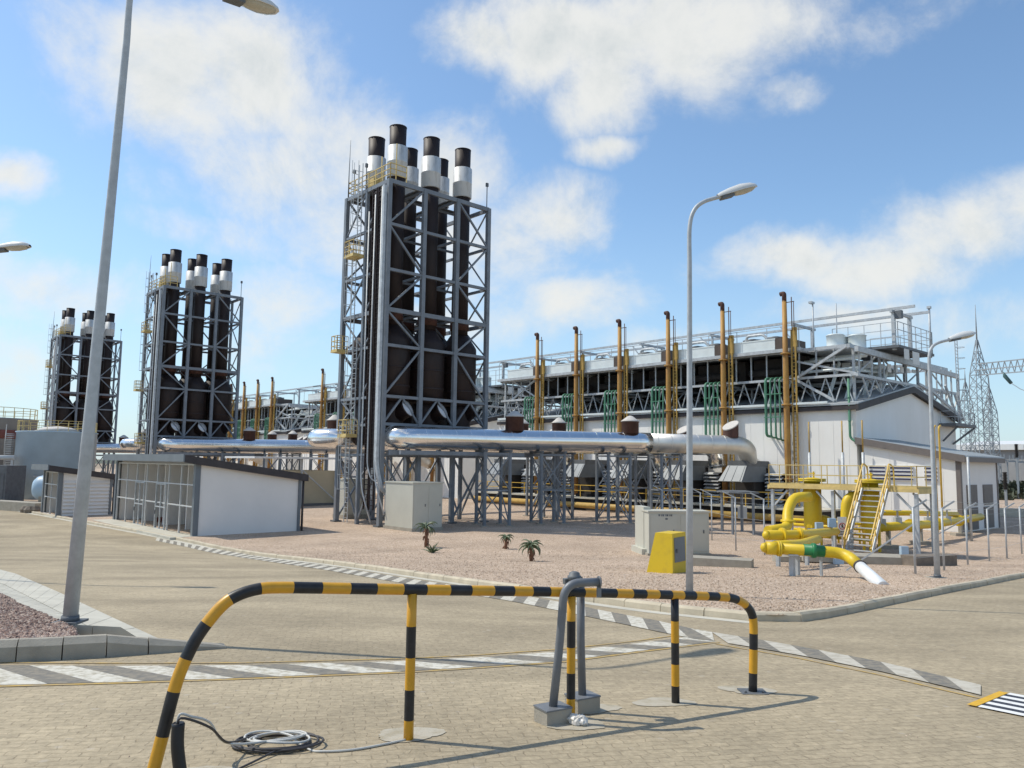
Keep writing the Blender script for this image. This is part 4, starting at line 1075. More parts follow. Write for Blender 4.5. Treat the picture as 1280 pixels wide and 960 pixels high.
# vent pipes up the long wall
for k in range(6):
    l = 31.71+5.85*k; c = P(58.75,l,0)
    vp = thing('vent_pipe', 'x', 'vent pipe', c, 'tall ochre vent pipes along the halls'); reg(vp, 'h', 'tall ochre vent pipe on the {b} hall, %s from the gable end' % ORD[k])
    mb = MB(); mb.tube([c+UZ*.6, c+UZ*5, c+UZ*12, c+UZ*18.1], [.25,.25,.23,.185], 12)
    for z_ in (3.4, 9.4, 13.6): mb.lathe(c+UZ*z_, [(0,.3),(.02,.4),(.12,.4),(.14,.3)], 12)
    mb.build('pipe', 'ochre', vp)
    mb = MB(); mb.tube(fillet([c+UZ*17.9, c+UZ*18.75, c-WX*.2-LX*-.55+UZ*18.75], .4, 5), [.25]*8, 10) if False else mb.tube(fillet([c+UZ*18.0, c+UZ*18.7, c+LX*.34+UZ*18.66], .32, 6), .19, 10); mb.build('outlet', 'capbrown', vp)
    mb = MB()
    for s in (.45, .78): mb.bar(c-LX*s+WX*.2+UZ*1.2, c-LX*s+WX*.2+UZ*15.6, .10, .14)
    for j in range(46): mb.bar(c-LX*.45+WX*.2+UZ*(1.5+j*.3), c-LX*.78+WX*.2+UZ*(1.5+j*.3), .05)
    mb.bar(c-LX*.7+WX*.25+UZ*14.2, c-LX*.7+WX*.25+UZ*15.8, .34, .22)
    mb.build('ladder_tray', 'ochre2', vp)
    mb = MB(); mb.bar(c-LX*.85+UZ*17.9, c+LX*.1+UZ*17.9, .06); mb.tube([c-LX*.62+UZ*15.5, c-LX*.62+UZ*18.3], .04, 6); mb.tube([c-LX*.8+UZ*15.5, c-LX*.8+UZ*17.9], .03, 6); mb.build('guide_wire', 'rust', vp)
    for z_ in (9.6,11.6,13.6): mb = MB(); mb.bar(c+UZ*z_, c+WX*.9+UZ*z_, .08); mb.build('bracket', 'rust', vp)
    c = P(58.9,l+1.0,0)
    gp = thing('green_pipework', 'x', 'pipework', c+UZ*7, 'green cooling pipes on the halls'); reg(gp, 'h', 'bundle of green pipes hanging on the {b} hall wall, %s from the gable end' % ORD[k])
    for j in range(4):
        lj = l+.5+j*.42; wj = 58.6; mb = MB()
        mb.tube(fillet([P(61.5,lj,11.75), P(wj,lj,11.75), P(wj,lj,6.6+.12*j), P(59.5,lj,6.6+.12*j)], .38, 5), .075 if j < 3 else .115, 8); mb.build('pipe', 'green', gp)
    mb = MB()
    for h in (8.5, 10.4): mb.bar(P(58.55,l+.3,h), P(58.55,l+1.9,h), .07)
    mb.build('clamp', 'green', gp)
# intake hoods and slatted boxes: only the near hall shows them
for k in range(6):
    l = 33.75+5.85*k
    hd_ = thing('intake_hood', 'grey air intake hood on the near hall wall, %s from the gable end' % ORD[k], 'intake hood', P(58,l+1,1.3), 'air intake hoods on the near hall')
    a0, a1 = l, l+1.75
    mb = MB(); mb.bwl(56.0, 59.38, a0, a1, 4.35, 4.9); mb.build('top_box', 'dsteel', hd_)
    mb = MB()
    mb.hexa([P(55.0,a0-.1,3.25),P(55.06,a0-.1,3.2),P(55.06,a1+.3,3.2),P(55.0,a1+.3,3.25),P(55.95,a0,4.5),P(56.0,a0,4.45),P(56.0,a1,4.45),P(55.95,a1,4.5)])
    for j in range(3): mb.bar(P(55.02,a0+.1+j*.75,3.3), P(55.95,a0+.15+j*.7,4.5), .05, .05)
    mb.hexa([P(55.0,a0-.1,3.2),P(58.8,a0-.1,3.2),P(58.8,a0-.05,3.2),P(55,a0-.05,3.2),P(56,a0-.04,4.45),P(58.8,a0-.04,4.45),P(58.8,a0,4.45),P(56,a0,4.45)])
    mb.build('skirt', 'hood', hd_)
    mb = MB(); mb.bwl(57.0, 59.38, a0+.05, a1-.05, 1.3, 4.3); mb.bwl(56.6,59.38,a0-.02,a1+.02,1.25,1.6); mb.build('intake_body', 'dark', hd_)  # near-black block paints the shade of the open hood underside
    mb = MB(); mb.bwl(58.5, 59.38, a0-1.7, a0-.35, 1.2, 3.9); mb.build('louver_core', 'dark', hd_)
    mb = MB()
    for j in range(9): 
        h = 1.3+j*.3; q = [P(58.15,a0-1.75,h), P(58.52,a0-1.75,h+.14), P(58.52,a0-.3,h+.14), P(58.15,a0-.3,h)]
        mb.hexa(q+[p+UZ*.07 for p in q])
    mb.build('louver_slat', 'louver', hd_)
# walkway along the wall with its rail
wk = thing('walkway', 'concrete walkway with a thin yellow rail along the near hall wall', 'walkway', P(57,47,0))
mb = MB(); mb.bwl(55.4, 59.38, 27.5, 67, .0, 1.18); mb.build('platform', 'dark', wk)
mb = MB(); mb.bwl(55.2, 59.3, 27.4, 67.1, 1.185, 1.32); mb.build('slab', 'conclight', wk)
mb = MB(); railing(mb, [P(55.3,27.6,1.32), P(55.3,67,1.32)], 1.15, .06, 2.0, (1.,.55)); mb.build('railing', 'yelrail', wk)
mb = MB()
for (w, h, r_) in ((54.6,.62,.27),):
    mb.tube([P(w,25.5,h), P(w,66.5,h)], r_, 10)
solo('gas_main', 'low yellow gas main running along the foot of the near hall walkway', 'gas pipe', mb, 'ochre2', P(54.6,46,0))  # the shade it lies in is put into this duller yellow

# ---- copies for the two halls and towers behind
for (o, kind, lab) in list(templates):
    for b in (1, 2):
        if b == 2 and o.name.split('.')[0] in ('pipe_trestle','roof_platform','pipe_girder','fan_deck','roof_fan'): continue
        if b == 1 and 'rear silver pipe' in lab: continue
        c = copy_tree(o, LX*(TOFF if kind == 't' else HOFF)[b]); c['label'] = lab.format(b=BLK[b])

# ================================================================== ANNEX at the gable end
AL0, AL1, AW0, AW1 = 19.3, 26.0, 59.4, 67.2
ax_ = thing('annex', 'low white lean-to annex with grey doors at the gable end of the near hall', 'annex', P(63,22.6,0))
mb = MB()
def slope(l): return 5.2+(l-AL0)/(AL1-AL0)*1.25
a = [P(AW0,AL0,-.1),P(AW0,AL1,-.1),P(AW0,AL1,slope(AL1)),P(AW0,AL0,slope(AL0))]; b = [p+WX*.2 for p in a]
mb.hexa([a[0],b[0],b[1],a[1],a[3],b[3],b[2],a[2]])
for k in range(5): mb.bar(P(AW0-.004,20.4+k*1.2,.2), P(AW0-.004,20.4+k*1.2,slope(20.4+k*1.2)-.1), .02, .014, up=LX)
mb.build('side_wall', 'white', ax_)
mb = MB(); mb.bwl(AW0+.2, AW1, AL0, AL0+.2, -.1, 5.2); mb.build('front_wall', 'grey_white', ax_)  # greyer panel colour stands for the shade on this end wall
mb = MB(); mb.bwl(AW1-.2, AW1, AL0+.2, AL1, -.1, 5.2); mb.build('rear_wall', 'white', ax_)
mb = MB(); q = [P(AW0-.25,AL0-.45,slope(AL0)-.06+.05),P(AW1+.3,AL0-.45,slope(AL0)-.01),P(AW1+.3,AL1+.4,slope(AL1)+.1),P(AW0-.25,AL1+.4,slope(AL1)+.1)]
mb.hexa([p+UZ*.1 for p in q]+[p+UZ*.2 for p in q])
for k in range(16): 
    w = AW0+k*.5; mb.bar(P(w,AL0-.4,slope(AL0)+.21), P(w,AL1+.3,slope(AL1)+.31), .06, .05)
mb.build('roof', 'roofsheet', ax_)
mb = MB(); q = [P(AW0-.32,AL0-.45,slope(AL0)-.3),P(AW0-.24,AL0-.45,slope(AL0)-.3),P(AW0-.24,AL1+.4,slope(AL1)-.18),P(AW0-.32,AL1+.4,slope(AL1)-.18)]
mb.hexa(q+[p+UZ*.5 for p in q]); mb.bwl(AW0-.3, AW1+.3, AL0-.55, AL0-.46, 4.95, 5.3)
mb.bwl(AW0-.03,AW0+.22,AL0-.06,AL0-.004,0,5.1); mb.bwl(AW0-.05,AW0-.004,AL0-.05,AL0+.25,0,5.1); mb.bwl(AW1-.1,AW1+.1,AL0-.06,AL0-.004,0,5.1); mb.build('trim', 'doorbrown', ax_)
for w in (60.5, 63.9):
    mb = MB()
    for h0, h1 in ((.2,1.75),(2.0,3.35)): mb.bwl(w, w+2.1, AL0-.05, AL0-.004, h0, h1)
    for j in range(16): mb.bwl(w+.1, w+2.0, AL0-.075, AL0-.052, .35+j*.18+(.1 if j > 7 else 0), .42+j*.18+(.1 if j > 7 else 0))
    d_ = mb.build('louvred_door', 'doorbrown', ax_)
for (l0_, l1_) in ((24.3,25.5),(22.35,24.15),(20.7,21.6)):
    mb = MB(); mb.bwl(AW0-.1, AW0-.01, l0_, l1_, 3.55, 4.65); wn = mb.build('louvre_window', 'signwhite', ax_)
    mb = MB()
    for j in range(4): mb.bwl(AW0-.13, AW0-.102, l0_+.03, l1_-.03, 3.62+j*.27, 3.73+j*.27)
    mb.build('slat', 'navy', wn)
# green drain on the gable corner
mb = MB(); mb.tube(fillet([P(59.2,26.8,11.3), P(59.2,26.8,6.7), P(59.2,26.3,6.4), P(59.2,26.1,6.4)], .3, 5), .09, 8)
for z_ in (8.,9.8): mb.lathe(P(59.2,26.8,z_), [(0,.09),(.01,.13),(.08,.13),(.09,.09)], 8)
solo('drain_pipe', 'single green drain pipe down the corner of the near hall', 'drain pipe', mb, 'green', P(59.2,26.8,6.4))
for k, x in enumerate((1012,1053.5,1079)):
    p_ = on_w(x, 575, 58.2); b_ = V((p_.x,p_.y,ZG)); t = thing('vent_post', '%s slim grey post with a rusty tip before the near hall wall' % ('leftmost','middle','rightmost')[k], 'post', b_, 'slim posts before the hall')
    mb = MB(); mb.tube([b_, b_+UZ*5.6], .11, 8); mb.build('post', 'steel', t); mb = MB(); mb.tube([b_+UZ*5.6, b_+UZ*8.0], .055, 8); mb.build('tip', 'ochre2', t)
# yellow risers and ladder at annex, far gable balcony
t = thing('gas_riser', 'pair of tall thin yellow pipes rising beside the annex', 'gas riser', P(58.6,20.9,0))
for dl in (0,.35):
    p_ = on_w(1170+dl*18, 600, 57.2); b_ = V((p_.x,p_.y,ZG)); mb = MB(); mb.tube(fillet([b_, b_+UZ*7.3, b_+UZ*7.4+WX*.3], .2, 5), .065, 8); mb.build('riser', 'yelrail', t)
t = thing('balcony', 'small grey maintenance balcony with ladder on the far end of the near hall gable', 'balcony', P(79.5,25.5,8.5))
mb = MB(); mb.bwl(76.2, 81.6, 24.9, 26.3, 8.35, 8.6); mb.bar(P(81.4,25,8.35), P(79.5,26.3,6.8), .14); mb.bar(P(77,25,8.35), P(77,26.3,7.0), .14); mb.build('deck', 'dsteel', t)
mb = MB(); railing(mb, [P(76.3,26.2,8.6), P(76.3,25.,8.6), P(81.5,25.,8.6), P(81.5,26.2,8.6)], 1.1, .05, 1.2); mb.build('railing', 'steel', t)
mb = MB()
for s in (-.3,.3): mb.bar(P(79.3+s,25.6,8.6), P(79.3+s,25.6,16.5), .07)
for j in range(24): mb.bar(P(79,25.6,8.8+j*.32), P(79.6,25.6,8.8+j*.32), .04)
for j in range(6):
    for a_ in range(6):
        t0, t1 = PI*a_/6, PI*(a_+1)/6; mb.bar(P(79.3+.4*math.cos(t0),25.6-.7*math.sin(t0),10.8+j), P(79.3+.4*math.cos(t1),25.6-.7*math.sin(t1),10.8+j), .04)
mb.build('caged_ladder', 'steel', t)
mb = MB(); b_ = P(64.0,31.9,DK); mb.tube([b_, b_+UZ*4.6], .06, 8); mb.box(b_+UZ*4.55-WX*.2, .55, .3, .18, WX, LX)
solo('floodlight_pole', 'thin pole with a small floodlight on the near hall roof, beside the largest vent pipe', 'floodlight', mb, 'steel', b_)

# ================================================================== SHEDS ON THE LEFT
def open_shed(c0, wdt, dep, h0, h1, label, louv=False, bays=7, door_i=(2,), name='gas_shed', ww=None):
    """c0 = near front corner (ground); front runs along +LX, depth along +WX"""
    c0 = V(c0); t = thing(name, label, 'shed', c0)
    S = lambda w, l, h: c0+WX*w+LX*l+UZ*h
    def prism(mb, l0, l1, w0=0, w1=None):
        w1 = w1 or dep; f = lambda w: h0+(h1-h0)*w/dep
        q = [S(w0,l0,-.1),S(w1,l0,-.1),S(w1,l1,-.1),S(w0,l1,-.1)]; u = [S(w0,l0,f(w0)),S(w1,l0,f(w1)),S(w1,l1,f(w1)),S(w0,l1,f(w0))]
        mb.hexa(q+u)
    mb = MB(); prism(mb, 0, .2, .3, dep-.05)
    if louv:
        n = int(h1/.27)
        for k in range(n): 
            q = [S(.35,-.12,.10+k*.27),S(dep-.1,-.12,.10+k*.27),S(dep-.1,-.002,.30+k*.27),S(.35,-.002,.30+k*.27)]; mb.hexa([p-UZ*.03 for p in q]+q)
    mb.build('near_wall', 'grey_white', t)
    mb = MB(); prism(mb, wdt-.2, wdt, .3, dep-.05); mb.build('far_wall', 'grey_white', t)
    mb = MB(); prism(mb, .2, wdt-.2, dep-.25, dep-.06); mb.build('back_wall', 'grey_white', t)
    mb = MB(); q = [S(-.7,-.3,h0+.08),S(dep+.35,-.3,h1-.02),S(dep+.35,wdt+.3,h1-.02),S(-.7,wdt+.3,h0+.08)]; mb.hexa([p-UZ*.02 for p in q]+[p+UZ*.12 for p in q]); mb.build('roof', 'roofsheet', t)
    mb = MB(); q = [S(-.75,-.36,h0-.12),S(dep+.4,-.36,h1-.2),S(dep+.4,-.28,h1-.2),S(-.75,-.28,h0-.12)]; mb.hexa(q+[p+UZ*.42 for p in q])
    q = [S(dep+.36,-.3,h1-.2),S(dep+.44,-.3,h1-.2),S(dep+.44,wdt+.3,h1-.2),S(dep+.36,wdt+.3,h1-.2)]; mb.hexa(q+[p+UZ*.35 for p in q])
    mb.build('verge_trim', 'trim', t)
    mb = MB(); q = [S(-.84,-.36,h0-.08),S(-.76,-.36,h0-.08),S(-.76,wdt+.3,h0-.08),S(-.84,wdt+.3,h0-.08)]; mb.hexa(q+[p+UZ*.42 for p in q]); mb.build('fascia', 'hood', t)
    for l in (0.08, wdt-.08): mb = MB(); mb.bar(S(.12,l,-.05), S(.12,l,h0-.02), .3, .3, up=LX); mb.build('corner_post', 'hood', t)
    mb = MB(); mb.bar(S(dep-.0,.0,-.05), S(dep-.0,.0,h1-.1), .22, .16); mb.build('corner_post', 'hood', t)
    mb = MB(); mb.tube([S(dep+.2,-.1,0), S(dep+.2,-.1,h1-.15)], .07, 8); mb.build('downpipe', 'trim', t)
    # front screen: posts, rails and a fine mesh
    mb = MB(); fh = h0-.25
    for k in range(bays+1):
        l = .35+(wdt-.7)*k/bays; mb.bar(S(.1,l,0), S(.1,l,fh), .09)
    for h in (.1, fh*.42, fh*.72, fh): mb.bar(S(.1,.3,h), S(.1,wdt-.3,h), .07)
    mb.build('mesh_screen', 'louver', t)
    for i in range(2, bays, 2):
        l = .35+(wdt-.7)*i/bays; mb = MB(); prism(mb, l-.06, l+.06, 1.2, dep-.3); mb.build('partition', 'grey_white', t)
    for i in door_i:
        l0_ = .35+(wdt-.7)*i/bays+.25; l1_ = l0_+(wdt-.7)/bays*.85
        mb = MB(); 
        for l in (l0_, (l0_+l1_)/2, l1_): mb.bar(S(.02,l,.12), S(.02,l,fh*.71), .07)
        for h in (.14, fh*.36, fh*.70): mb.bar(S(.02,l0_,h), S(.02,l1_,h), .06)
        d_ = mb.build('gate', 'steel', t); mb = MB(); mb.bar(S(-.04,l1_-.1,1.0), S(-.04,l1_-.1,1.25), .05); mb.build('handle', 'dsteel', d_)
    mb = MB(); mb.hexa([S(-.2,.1,-.2),S(dep,.1,-.2),S(dep,wdt,-.2),S(-.2,wdt,-.2),S(-.2,.1,.06),S(dep-.3,.1,.06),S(dep-.3,wdt-.1,.06),S(-.2,wdt-.1,.06)]); mb.build('floor_slab', 'conclight', t)
    return t, S
c0 = G(240,673); 
open_shed((c0.x,c0.y,ZG), 15.2, 6.4, 4.35, 3.35, 'large open fronted grey shed with mesh screen and dark verge at the road bend', bays=7, door_i=(2,4))
mb = MB(); S0 = V((c0.x,c0.y,ZG))
for (w, l, s_) in ((2.5,10.5,.7),(3.1,9.6,.5),(2.,11.4,.45)):
    q = S0+WX*w+LX*l; mb.box(q+UZ*.07, s_*1.6, s_, s_*.8, WX, LX)
solo('stacked_crates', 'small reddish crates on the floor inside the large mesh fronted shed', 'crates', mb, 'redband', S0+WX*2.5+LX*10.5)
# concrete apron in front of the shed
pts = [V((p.x,p.y,ZG)) for p in (c0+WX*.3-LX*.2, c0-WX*1.3-LX*.3, c0-WX*1.3+LX*15.5, c0+WX*.1+LX*15.5)][::-1]
mb = MB(); mb.hexa([p-UZ*.1 for p in pts]+[p+UZ*.135 for p in pts]); struct('apron', mb, 'conclight')
c1_ = G(70,647)
open_shed((c1_.x,c1_.y,ZG), 5.0, 3.6, 3.55, 2.95, 'small slatted shed with a dark verge in front of the blue grey tank', louv=True, bays=2, door_i=(), name='slatted_shed')
# kiosk behind the sheds
t = thing('beige_kiosk', 'beige flat roofed kiosk between the large shed and the tower', 'kiosk', P(37,69,0))
mb = MB(); mb.bwl(31.5, 39.0, 69.2, 74, .35, 3.5); mb.build('walls', 'cream', t)
M['kioskbeige'] = mat('kiosk_beige', (.50,.44,.31), .7, 0, .06, 1); t.children[0].data.materials[0] = M['kioskbeige']
mb = MB(); mb.bwl(30.2, 40.3, 68.2, 75, 4.6, 4.78); mb.build('roof', 'glassbox', t)
for w in (31.6, 35.2, 38.9): mb = MB(); mb.bar(P(w,68.8,0), P(w,68.8,4.6), .16); mb.build('canopy_post', 'steel', t)
mb = MB(); mb.bar(P(35.2,68.8,3.6), P(38.9,68.8,.6), .1); mb.build('brace', 'steel', t)
mb = MB(); mb.bwl(31.3, 39.2, 69.0, 74.2, 0, .34); mb.build('base', 'dsteel', t)
cabinet(*P(31.5,52.9,0)[:2], 2.4, 1.6, 3.0, WX, 'pale cabinet seen through the legs of the nearest tower', 'cabinet', 'beige', ZG+.1, .3)
# storage tanks
tc_ = at(66,625,84); TB = V((tc_.x,tc_.y,ZG))
t = thing('storage_tank', 'blue grey round tank with a white domed top behind the slatted shed', 'tank', TB)
mb = MB(); mb.lathe(TB, [(0,3.8),(7.0,3.8),(7.04,3.88),(7.14,3.88),(7.15,3.78)], 40); mb.build('shell', 'tank', t)
mb = MB(); mb.lathe(TB+UZ*7.15, [(0,2.4),(.5,1.3),(.62,.2)], 28); mb.build('roof', 'capdust', t)
mb = MB()
pr = None
for k in range(36):
    a = PI*1.02+k*.018; p_ = TB+V((math.cos(a),math.sin(a),0))*4.35+UZ*(.3+k*.185); mb.box(p_, .75, .4, .07)
    q_ = TB+V((math.cos(a),math.sin(a),0))*4.7+UZ*(.3+k*.185)
    mb.bar(q_, q_+UZ*1.0, .05)
    if pr: mb.bar(pr+UZ*1.0, q_+UZ*1.0, .05); mb.bar(pr, q_, .06, .2)
    pr = q_
mb.build('stairs', 'louver', t)
mb = MB()
for k in range(24):
    a, b = 2*PI*k/24, 2*PI*(k+1)/24; p_, q_ = TB+V((math.cos(a),math.sin(a),0))*3.7+UZ*7.14, TB+V((math.cos(b),math.sin(b),0))*3.7+UZ*7.14
    mb.bar(p_, p_+UZ*1.1, .05); mb.bar(p_+UZ*1.1, q_+UZ*1.1, .05); mb.bar(p_+UZ*.55, q_+UZ*.55, .04)
mb.build('roof_railing', 'cream', t)
mb = MB()
for z_, a0 in ((3.2,-1.5),(2.5,-1.55)):
    for k in range(9):
        a, b = a0+k*.06, a0+(k+1)*.06; mb.bar(TB+V((math.cos(a),math.sin(a),0))*3.83+UZ*z_, TB+V((math.cos(b),math.sin(b),0))*3.83+UZ*z_, .05, .1)
mb.build('pipe_line', 'louver', t)
tc_ = at(-26,640,92); TB = V((tc_.x,tc_.y,ZG))
t = thing('storage_tank', 'grey tank with a faded red band and railed top at the left edge', 'tank', TB)
mb = MB(); mb.lathe(TB, [(0,5.2),(8.7,5.2),(8.75,5.28),(8.9,5.28),(8.91,5.1)], 40); mb.build('shell', 'tankgrey', t)
mb = MB(); mb.lathe(TB, [(6.5,5.215),(6.52,5.23),(7.5,5.23),(7.52,5.215)], 40); mb.build('red_band', 'redband', t)
mb = MB()
for k in range(28):
    a, b = 2*PI*k/28, 2*PI*(k+1)/28; p_, q_ = TB+V((math.cos(a),math.sin(a),0))*5.1+UZ*8.9, TB+V((math.cos(b),math.sin(b),0))*5.1+UZ*8.9
    mb.bar(p_, p_+UZ*1.2, .06); mb.bar(p_+UZ*1.2, q_+UZ*1.2, .06); mb.bar(p_+UZ*.6, q_+UZ*.6, .05)
mb.build('roof_railing', 'cream', t)
a = at(-10,572,80); b = at(19,572,80)
mb = MB(); mb.tube([a+V((-3,0,0)), b], .25, 10); mb.bar(V((a.x,80,ZG)), a, .2); mb.bar(V((b.x-.3,80,ZG)), b-V((.3,0,0)), .2)
solo('white_pipe', 'short white pipe on posts before the red banded tank', 'pipe', mb, 'lampwhite', V((a.x,80,ZG)))
a = at(5,625,76); mb = MB(); mb.box((a.x-2,76,ZG), 6, 3, 3.6); 
for k in range(14): mb.bar(V((a.x-4.8+k*.43,74.47,ZG+.2)), V((a.x-4.8+k*.43,74.47,ZG+2.83)), .08, .05)
solo('dark_container', 'dark ribbed container at the left edge before the red banded tank', 'container', mb, 'dsteel', (a.x-2,76,ZG))
a = at(58,620,66); TB = V((a.x,66,ZG)); dv = V((-1,-.25,0)).normalized()
t = thing('horizontal_vessel', 'silver horizontal vessel with a rounded end beside the slatted shed', 'vessel', TB)
mb = MB(); mb.lathe(TB+UZ*1.85+dv*-3.4, [(0,1.0),(3.8,1.05),(4.1,.95),(4.35,.7),(4.45,.3),(4.47,.05)], 24, dv); mb.build('shell', 'tank', t)
mb = MB(); 
for s in (-2.6,.2): mb = MB(); mb.box(TB+dv*s, 1.6, .3, 1.2, V((dv.y,-dv.x,0)), dv); mb.build('saddle', 'conc', t)
mb = MB(); q = G(30,640)
mb.box((q.x-1.5,q.y+1.5,ZG), 7, 1.2, .75, V((1,-.55,0)).normalized(), V((.55,1,0)).normalized())
solo('bund_wall', 'low concrete bund wall at the foot of the blue grey tank', 'wall', mb, 'conc', (q.x-1.5,q.y+1.5,ZG))
mb = MB(); q = G(39,641)
for k in range(6): mb.lathe((q.x+random.uniform(-.7,.7),q.y+random.uniform(-.2,.4),ZG), [(0,.35),(.25,.4),(.5,.2)], 7, UZ, False)
solo('rubble_pile', 'small reddish rubble heap at the corner of the slatted shed', 'rubble', mb, 'stonebrown', (q.x,q.y,ZG))
t = thing('pipe_bridge', 'yellow railed pipe bridge behind the blue grey tank', 'pipe bridge', at(75,560,105)); a = at(28,552,108); b = at(118,551,100)
mb = MB(); mb.bar(a, b, 1.0, .35); 
for k in range(6): q = a.lerp(b,k/5); mb.bar(V((q.x,q.y,ZG)), q, .2)
mb.build('deck', 'steel', t); mb = MB(); railing(mb, [a+UZ*.2, b+UZ*.2], 1.4, .09, 1.3, (1.,.6)); mb.build('railing', 'yelrail', t)

# ================================================================== GAS STATION ON THE RIGHT
HDK = 3.42; PL0, PL1, PW0, PW1 = 14.9, 22.8, 40.0, 42.4
gp = thing('gas_platform', 'yellow railed steel platform with stairs over the gas pipework', 'platform', P(41,19,0))
mb = MB(); mb.bwl(PW0+.05, PW1-.05, PL0+.05, PL1-.05, HDK-.06, HDK-.01); mb.build('grating', 'dsteel', gp)
mb = MB()
mb.bwl(PW0, PW0+.05, PL0, PL1, HDK-.15, HDK+.02); mb.bwl(PW1-.05, PW1, PL0, PL1, HDK-.22, HDK+.02); mb.bwl(PW0, PW1, PL0-.05, PL0, HDK-.22, HDK+.02); mb.bwl(PW0, PW1, PL1, PL1+.05, HDK-.22, HDK+.02)
mb.build('edge_beam', 'cream', gp)
for (w, l) in ((PW0+.2,PL0+.15),(PW1-.2,PL0+.15),(PW0+.2,19.2),(PW1-.2,19.2),(PW0+.2,PL1-.15),(PW1-.2,PL1-.15)):
    mb = MB(); mb.bar(P(w,l,-.1), P(w,l,HDK-.22), .16, .16); mb.bar(P(w,l,HDK-1.2), P(w,l+(.9 if l < 20 else -.9),HDK-.25), .09); mb.build('leg', 'steel', gp)
mb = MB(); railing(mb, [P(PW0+.05,17.7,HDK), P(PW0+.05,PL1-.03,HDK), P(PW1-.05,PL1-.03,HDK), P(PW1-.05,PL0+.03,HDK), P(PW0+.05,PL0+.03,HDK), P(PW0+.05,16.2,HDK)], 1.12, .04, 1.1, (1.,.52), True); mb.build('railing', 'cream', gp)
stt = None
mb = MB()
for l in (16.3, 17.55): mb.bar(P(PW0-.02,l,HDK-.05), P(37.75,l,g(37.5)-ZG+.05), .2, .05, up=LX)
st_ = mb.build('stair_stringer', 'steel', gp)
mb = MB()
for k in range(13):
    t0 = (k+.5)/13; w = PW0+(37.75-PW0)*t0; h = HDK*(1-t0)+.05*t0; mb.bwl(w-.12, w+.12, 16.34, 17.52, h, h+.04)
mb.build('stair_tread', 'steel', gp)
for l in (16.28, 17.58):
    mb = MB(); a = P(PW0,l,HDK); b = P(37.8,l,.1)
    mb.bar(a+UZ*.95, b+UZ*.95, .055); mb.bar(a+UZ*.5, b+UZ*.5, .05)
    for k in range(5): q = a.lerp(b,.02+k*.24); mb.bar(q, q+UZ*.95, .04)
    hp = fillet([a+UZ*.95, a+UZ*1.25+WX*.15, a+UZ*1.1+WX*.7, a+UZ*.05+WX*.75], .3, 5)
    for p_, q_ in zip(hp, hp[1:]): mb.bar(p_, q_, .055)
    mb.build('handrail', 'yelrail', gp)
# sign on the stair foot
sg = P(38.25,17.85,1.05); sx = V((1,.0,0)); t = thing('warning_sign', 'white warning sign with a dark symbol hung at the foot of the gas platform stairs', 'sign', sg)
mb = MB(); mb.box(sg, .44, .02, .95, sx, V((0,1,0))); mb.bar(sg+V((0,.03,-1.1)), sg+V((0,.03,.5)), .05); mb.build('plate', 'signwhite', t)
mb = MB(); cc_ = sg+V((0,-.014,.50))
for k in range(16):
    a, b = 2*PI*k/16, 2*PI*(k+1)/16; mb.bar(cc_+V((math.cos(a)*.15,0,math.sin(a)*.15)), cc_+V((math.cos(b)*.15,0,math.sin(b)*.15)), .035, .006, up=V((0,1,0)))
mb.bar(cc_+V((-.10,0,.10)), cc_+V((.10,0,-.10)), .035, .006, up=V((0,1,0))); mb.build('prohibition_ring', 'signred', t)
mb = MB(); mb.box(cc_+V((0,-.006,-.07)), .07, .006, .12, sx, V((0,1,0))); mb.box(cc_+V((0,-.006,.06)), .05, .006, .05, sx, V((0,1,0)))
mb.build('pictogram', 'signblack', t)
mb = MB()
for k, w_ in enumerate((.3,.24,.32)): mb.box(sg+V((0,-.013,.22-k*.075)), w_, .004, .035, sx, V((0,1,0)))
mb.build('lettering', 'signblack', t)
# pipework
def flange(mb, p, d, r): mb.lathe(p-d*.05, [(0,r),(.005,r*1.5),(.045,r*1.5),(.05,r),(.055,r*1.5),(.095,r*1.5),(.1,r)], 14, d)
Yf = 24.6
front = thing('gas_line', 'front yellow gas pipe with a green joint and a white end entering the gravel', 'gas pipe', V((8.8,Yf,g(Yf))))
hz_ = [at(x,y,Yf) for x, y in ((956,683.5),(1045,690))]; zc = (hz_[0].z+hz_[1].z)/2-.0
dn0 = at(1077,712,Yf-.9); end = at(1092,738,Yf-2.2)
path = fillet([at(957,684.5,Yf+.25), at(1056,691.5,Yf), at(1075,708,Yf-.85)], .42, 8)
pe = path[-1]
mb = MB(); mb.tube(path, .175, 18)
mb.lathe(path[0]-V((.0,0,0)), [(-.16,.03),(-.12,.12),(0,.178)], 16, (path[1]-path[0]).normalized())
d_ = (path[1]-path[0]).normalized(); q0 = at(974,686,Yf+.2); mb.lathe(q0-d_*.06, [(0,.176),(.004,.235),(.055,.235),(.06,.18),(.064,.235),(.115,.235),(.12,.176)], 18, d_)
q0 = at(960,685,Yf+.24); mb.tube([q0-d_*.05, q0+d_*.3], .205, 16)
mb.build('pipe', 'yellow', front)
mb = MB(); a, b = at(1004,687.2,Yf+.12), at(1030,689.3,Yf+.05); dd = (b-a).normalized(); L_ = (b-a).length
mb.lathe(a, [(0,.18),(.0,.183),(L_*.38,.183),(L_*.40,.225),(L_*.5,.235),(L_*.6,.225),(L_*.62,.183),(L_,.183)], 18, dd); mb.build('insulating_joint', 'valve', front)
mb = MB(); d3 = (pe-path[-2]).normalized(); tipp = V((10.25,21.9,g(21.9)+.1)); dd = (tipp-pe).normalized(); mb.lathe(pe-dd*.03, [(0,.19),(.09,.20),(.11,.19)], 18, dd); mb.build('collar', 'trim', front)
mb = MB(); mb.lathe(pe+dd*.07, [(0,.17),((tipp-pe).length+.25,.17)], 18, dd); mb.build('end_sleeve', 'band', front)
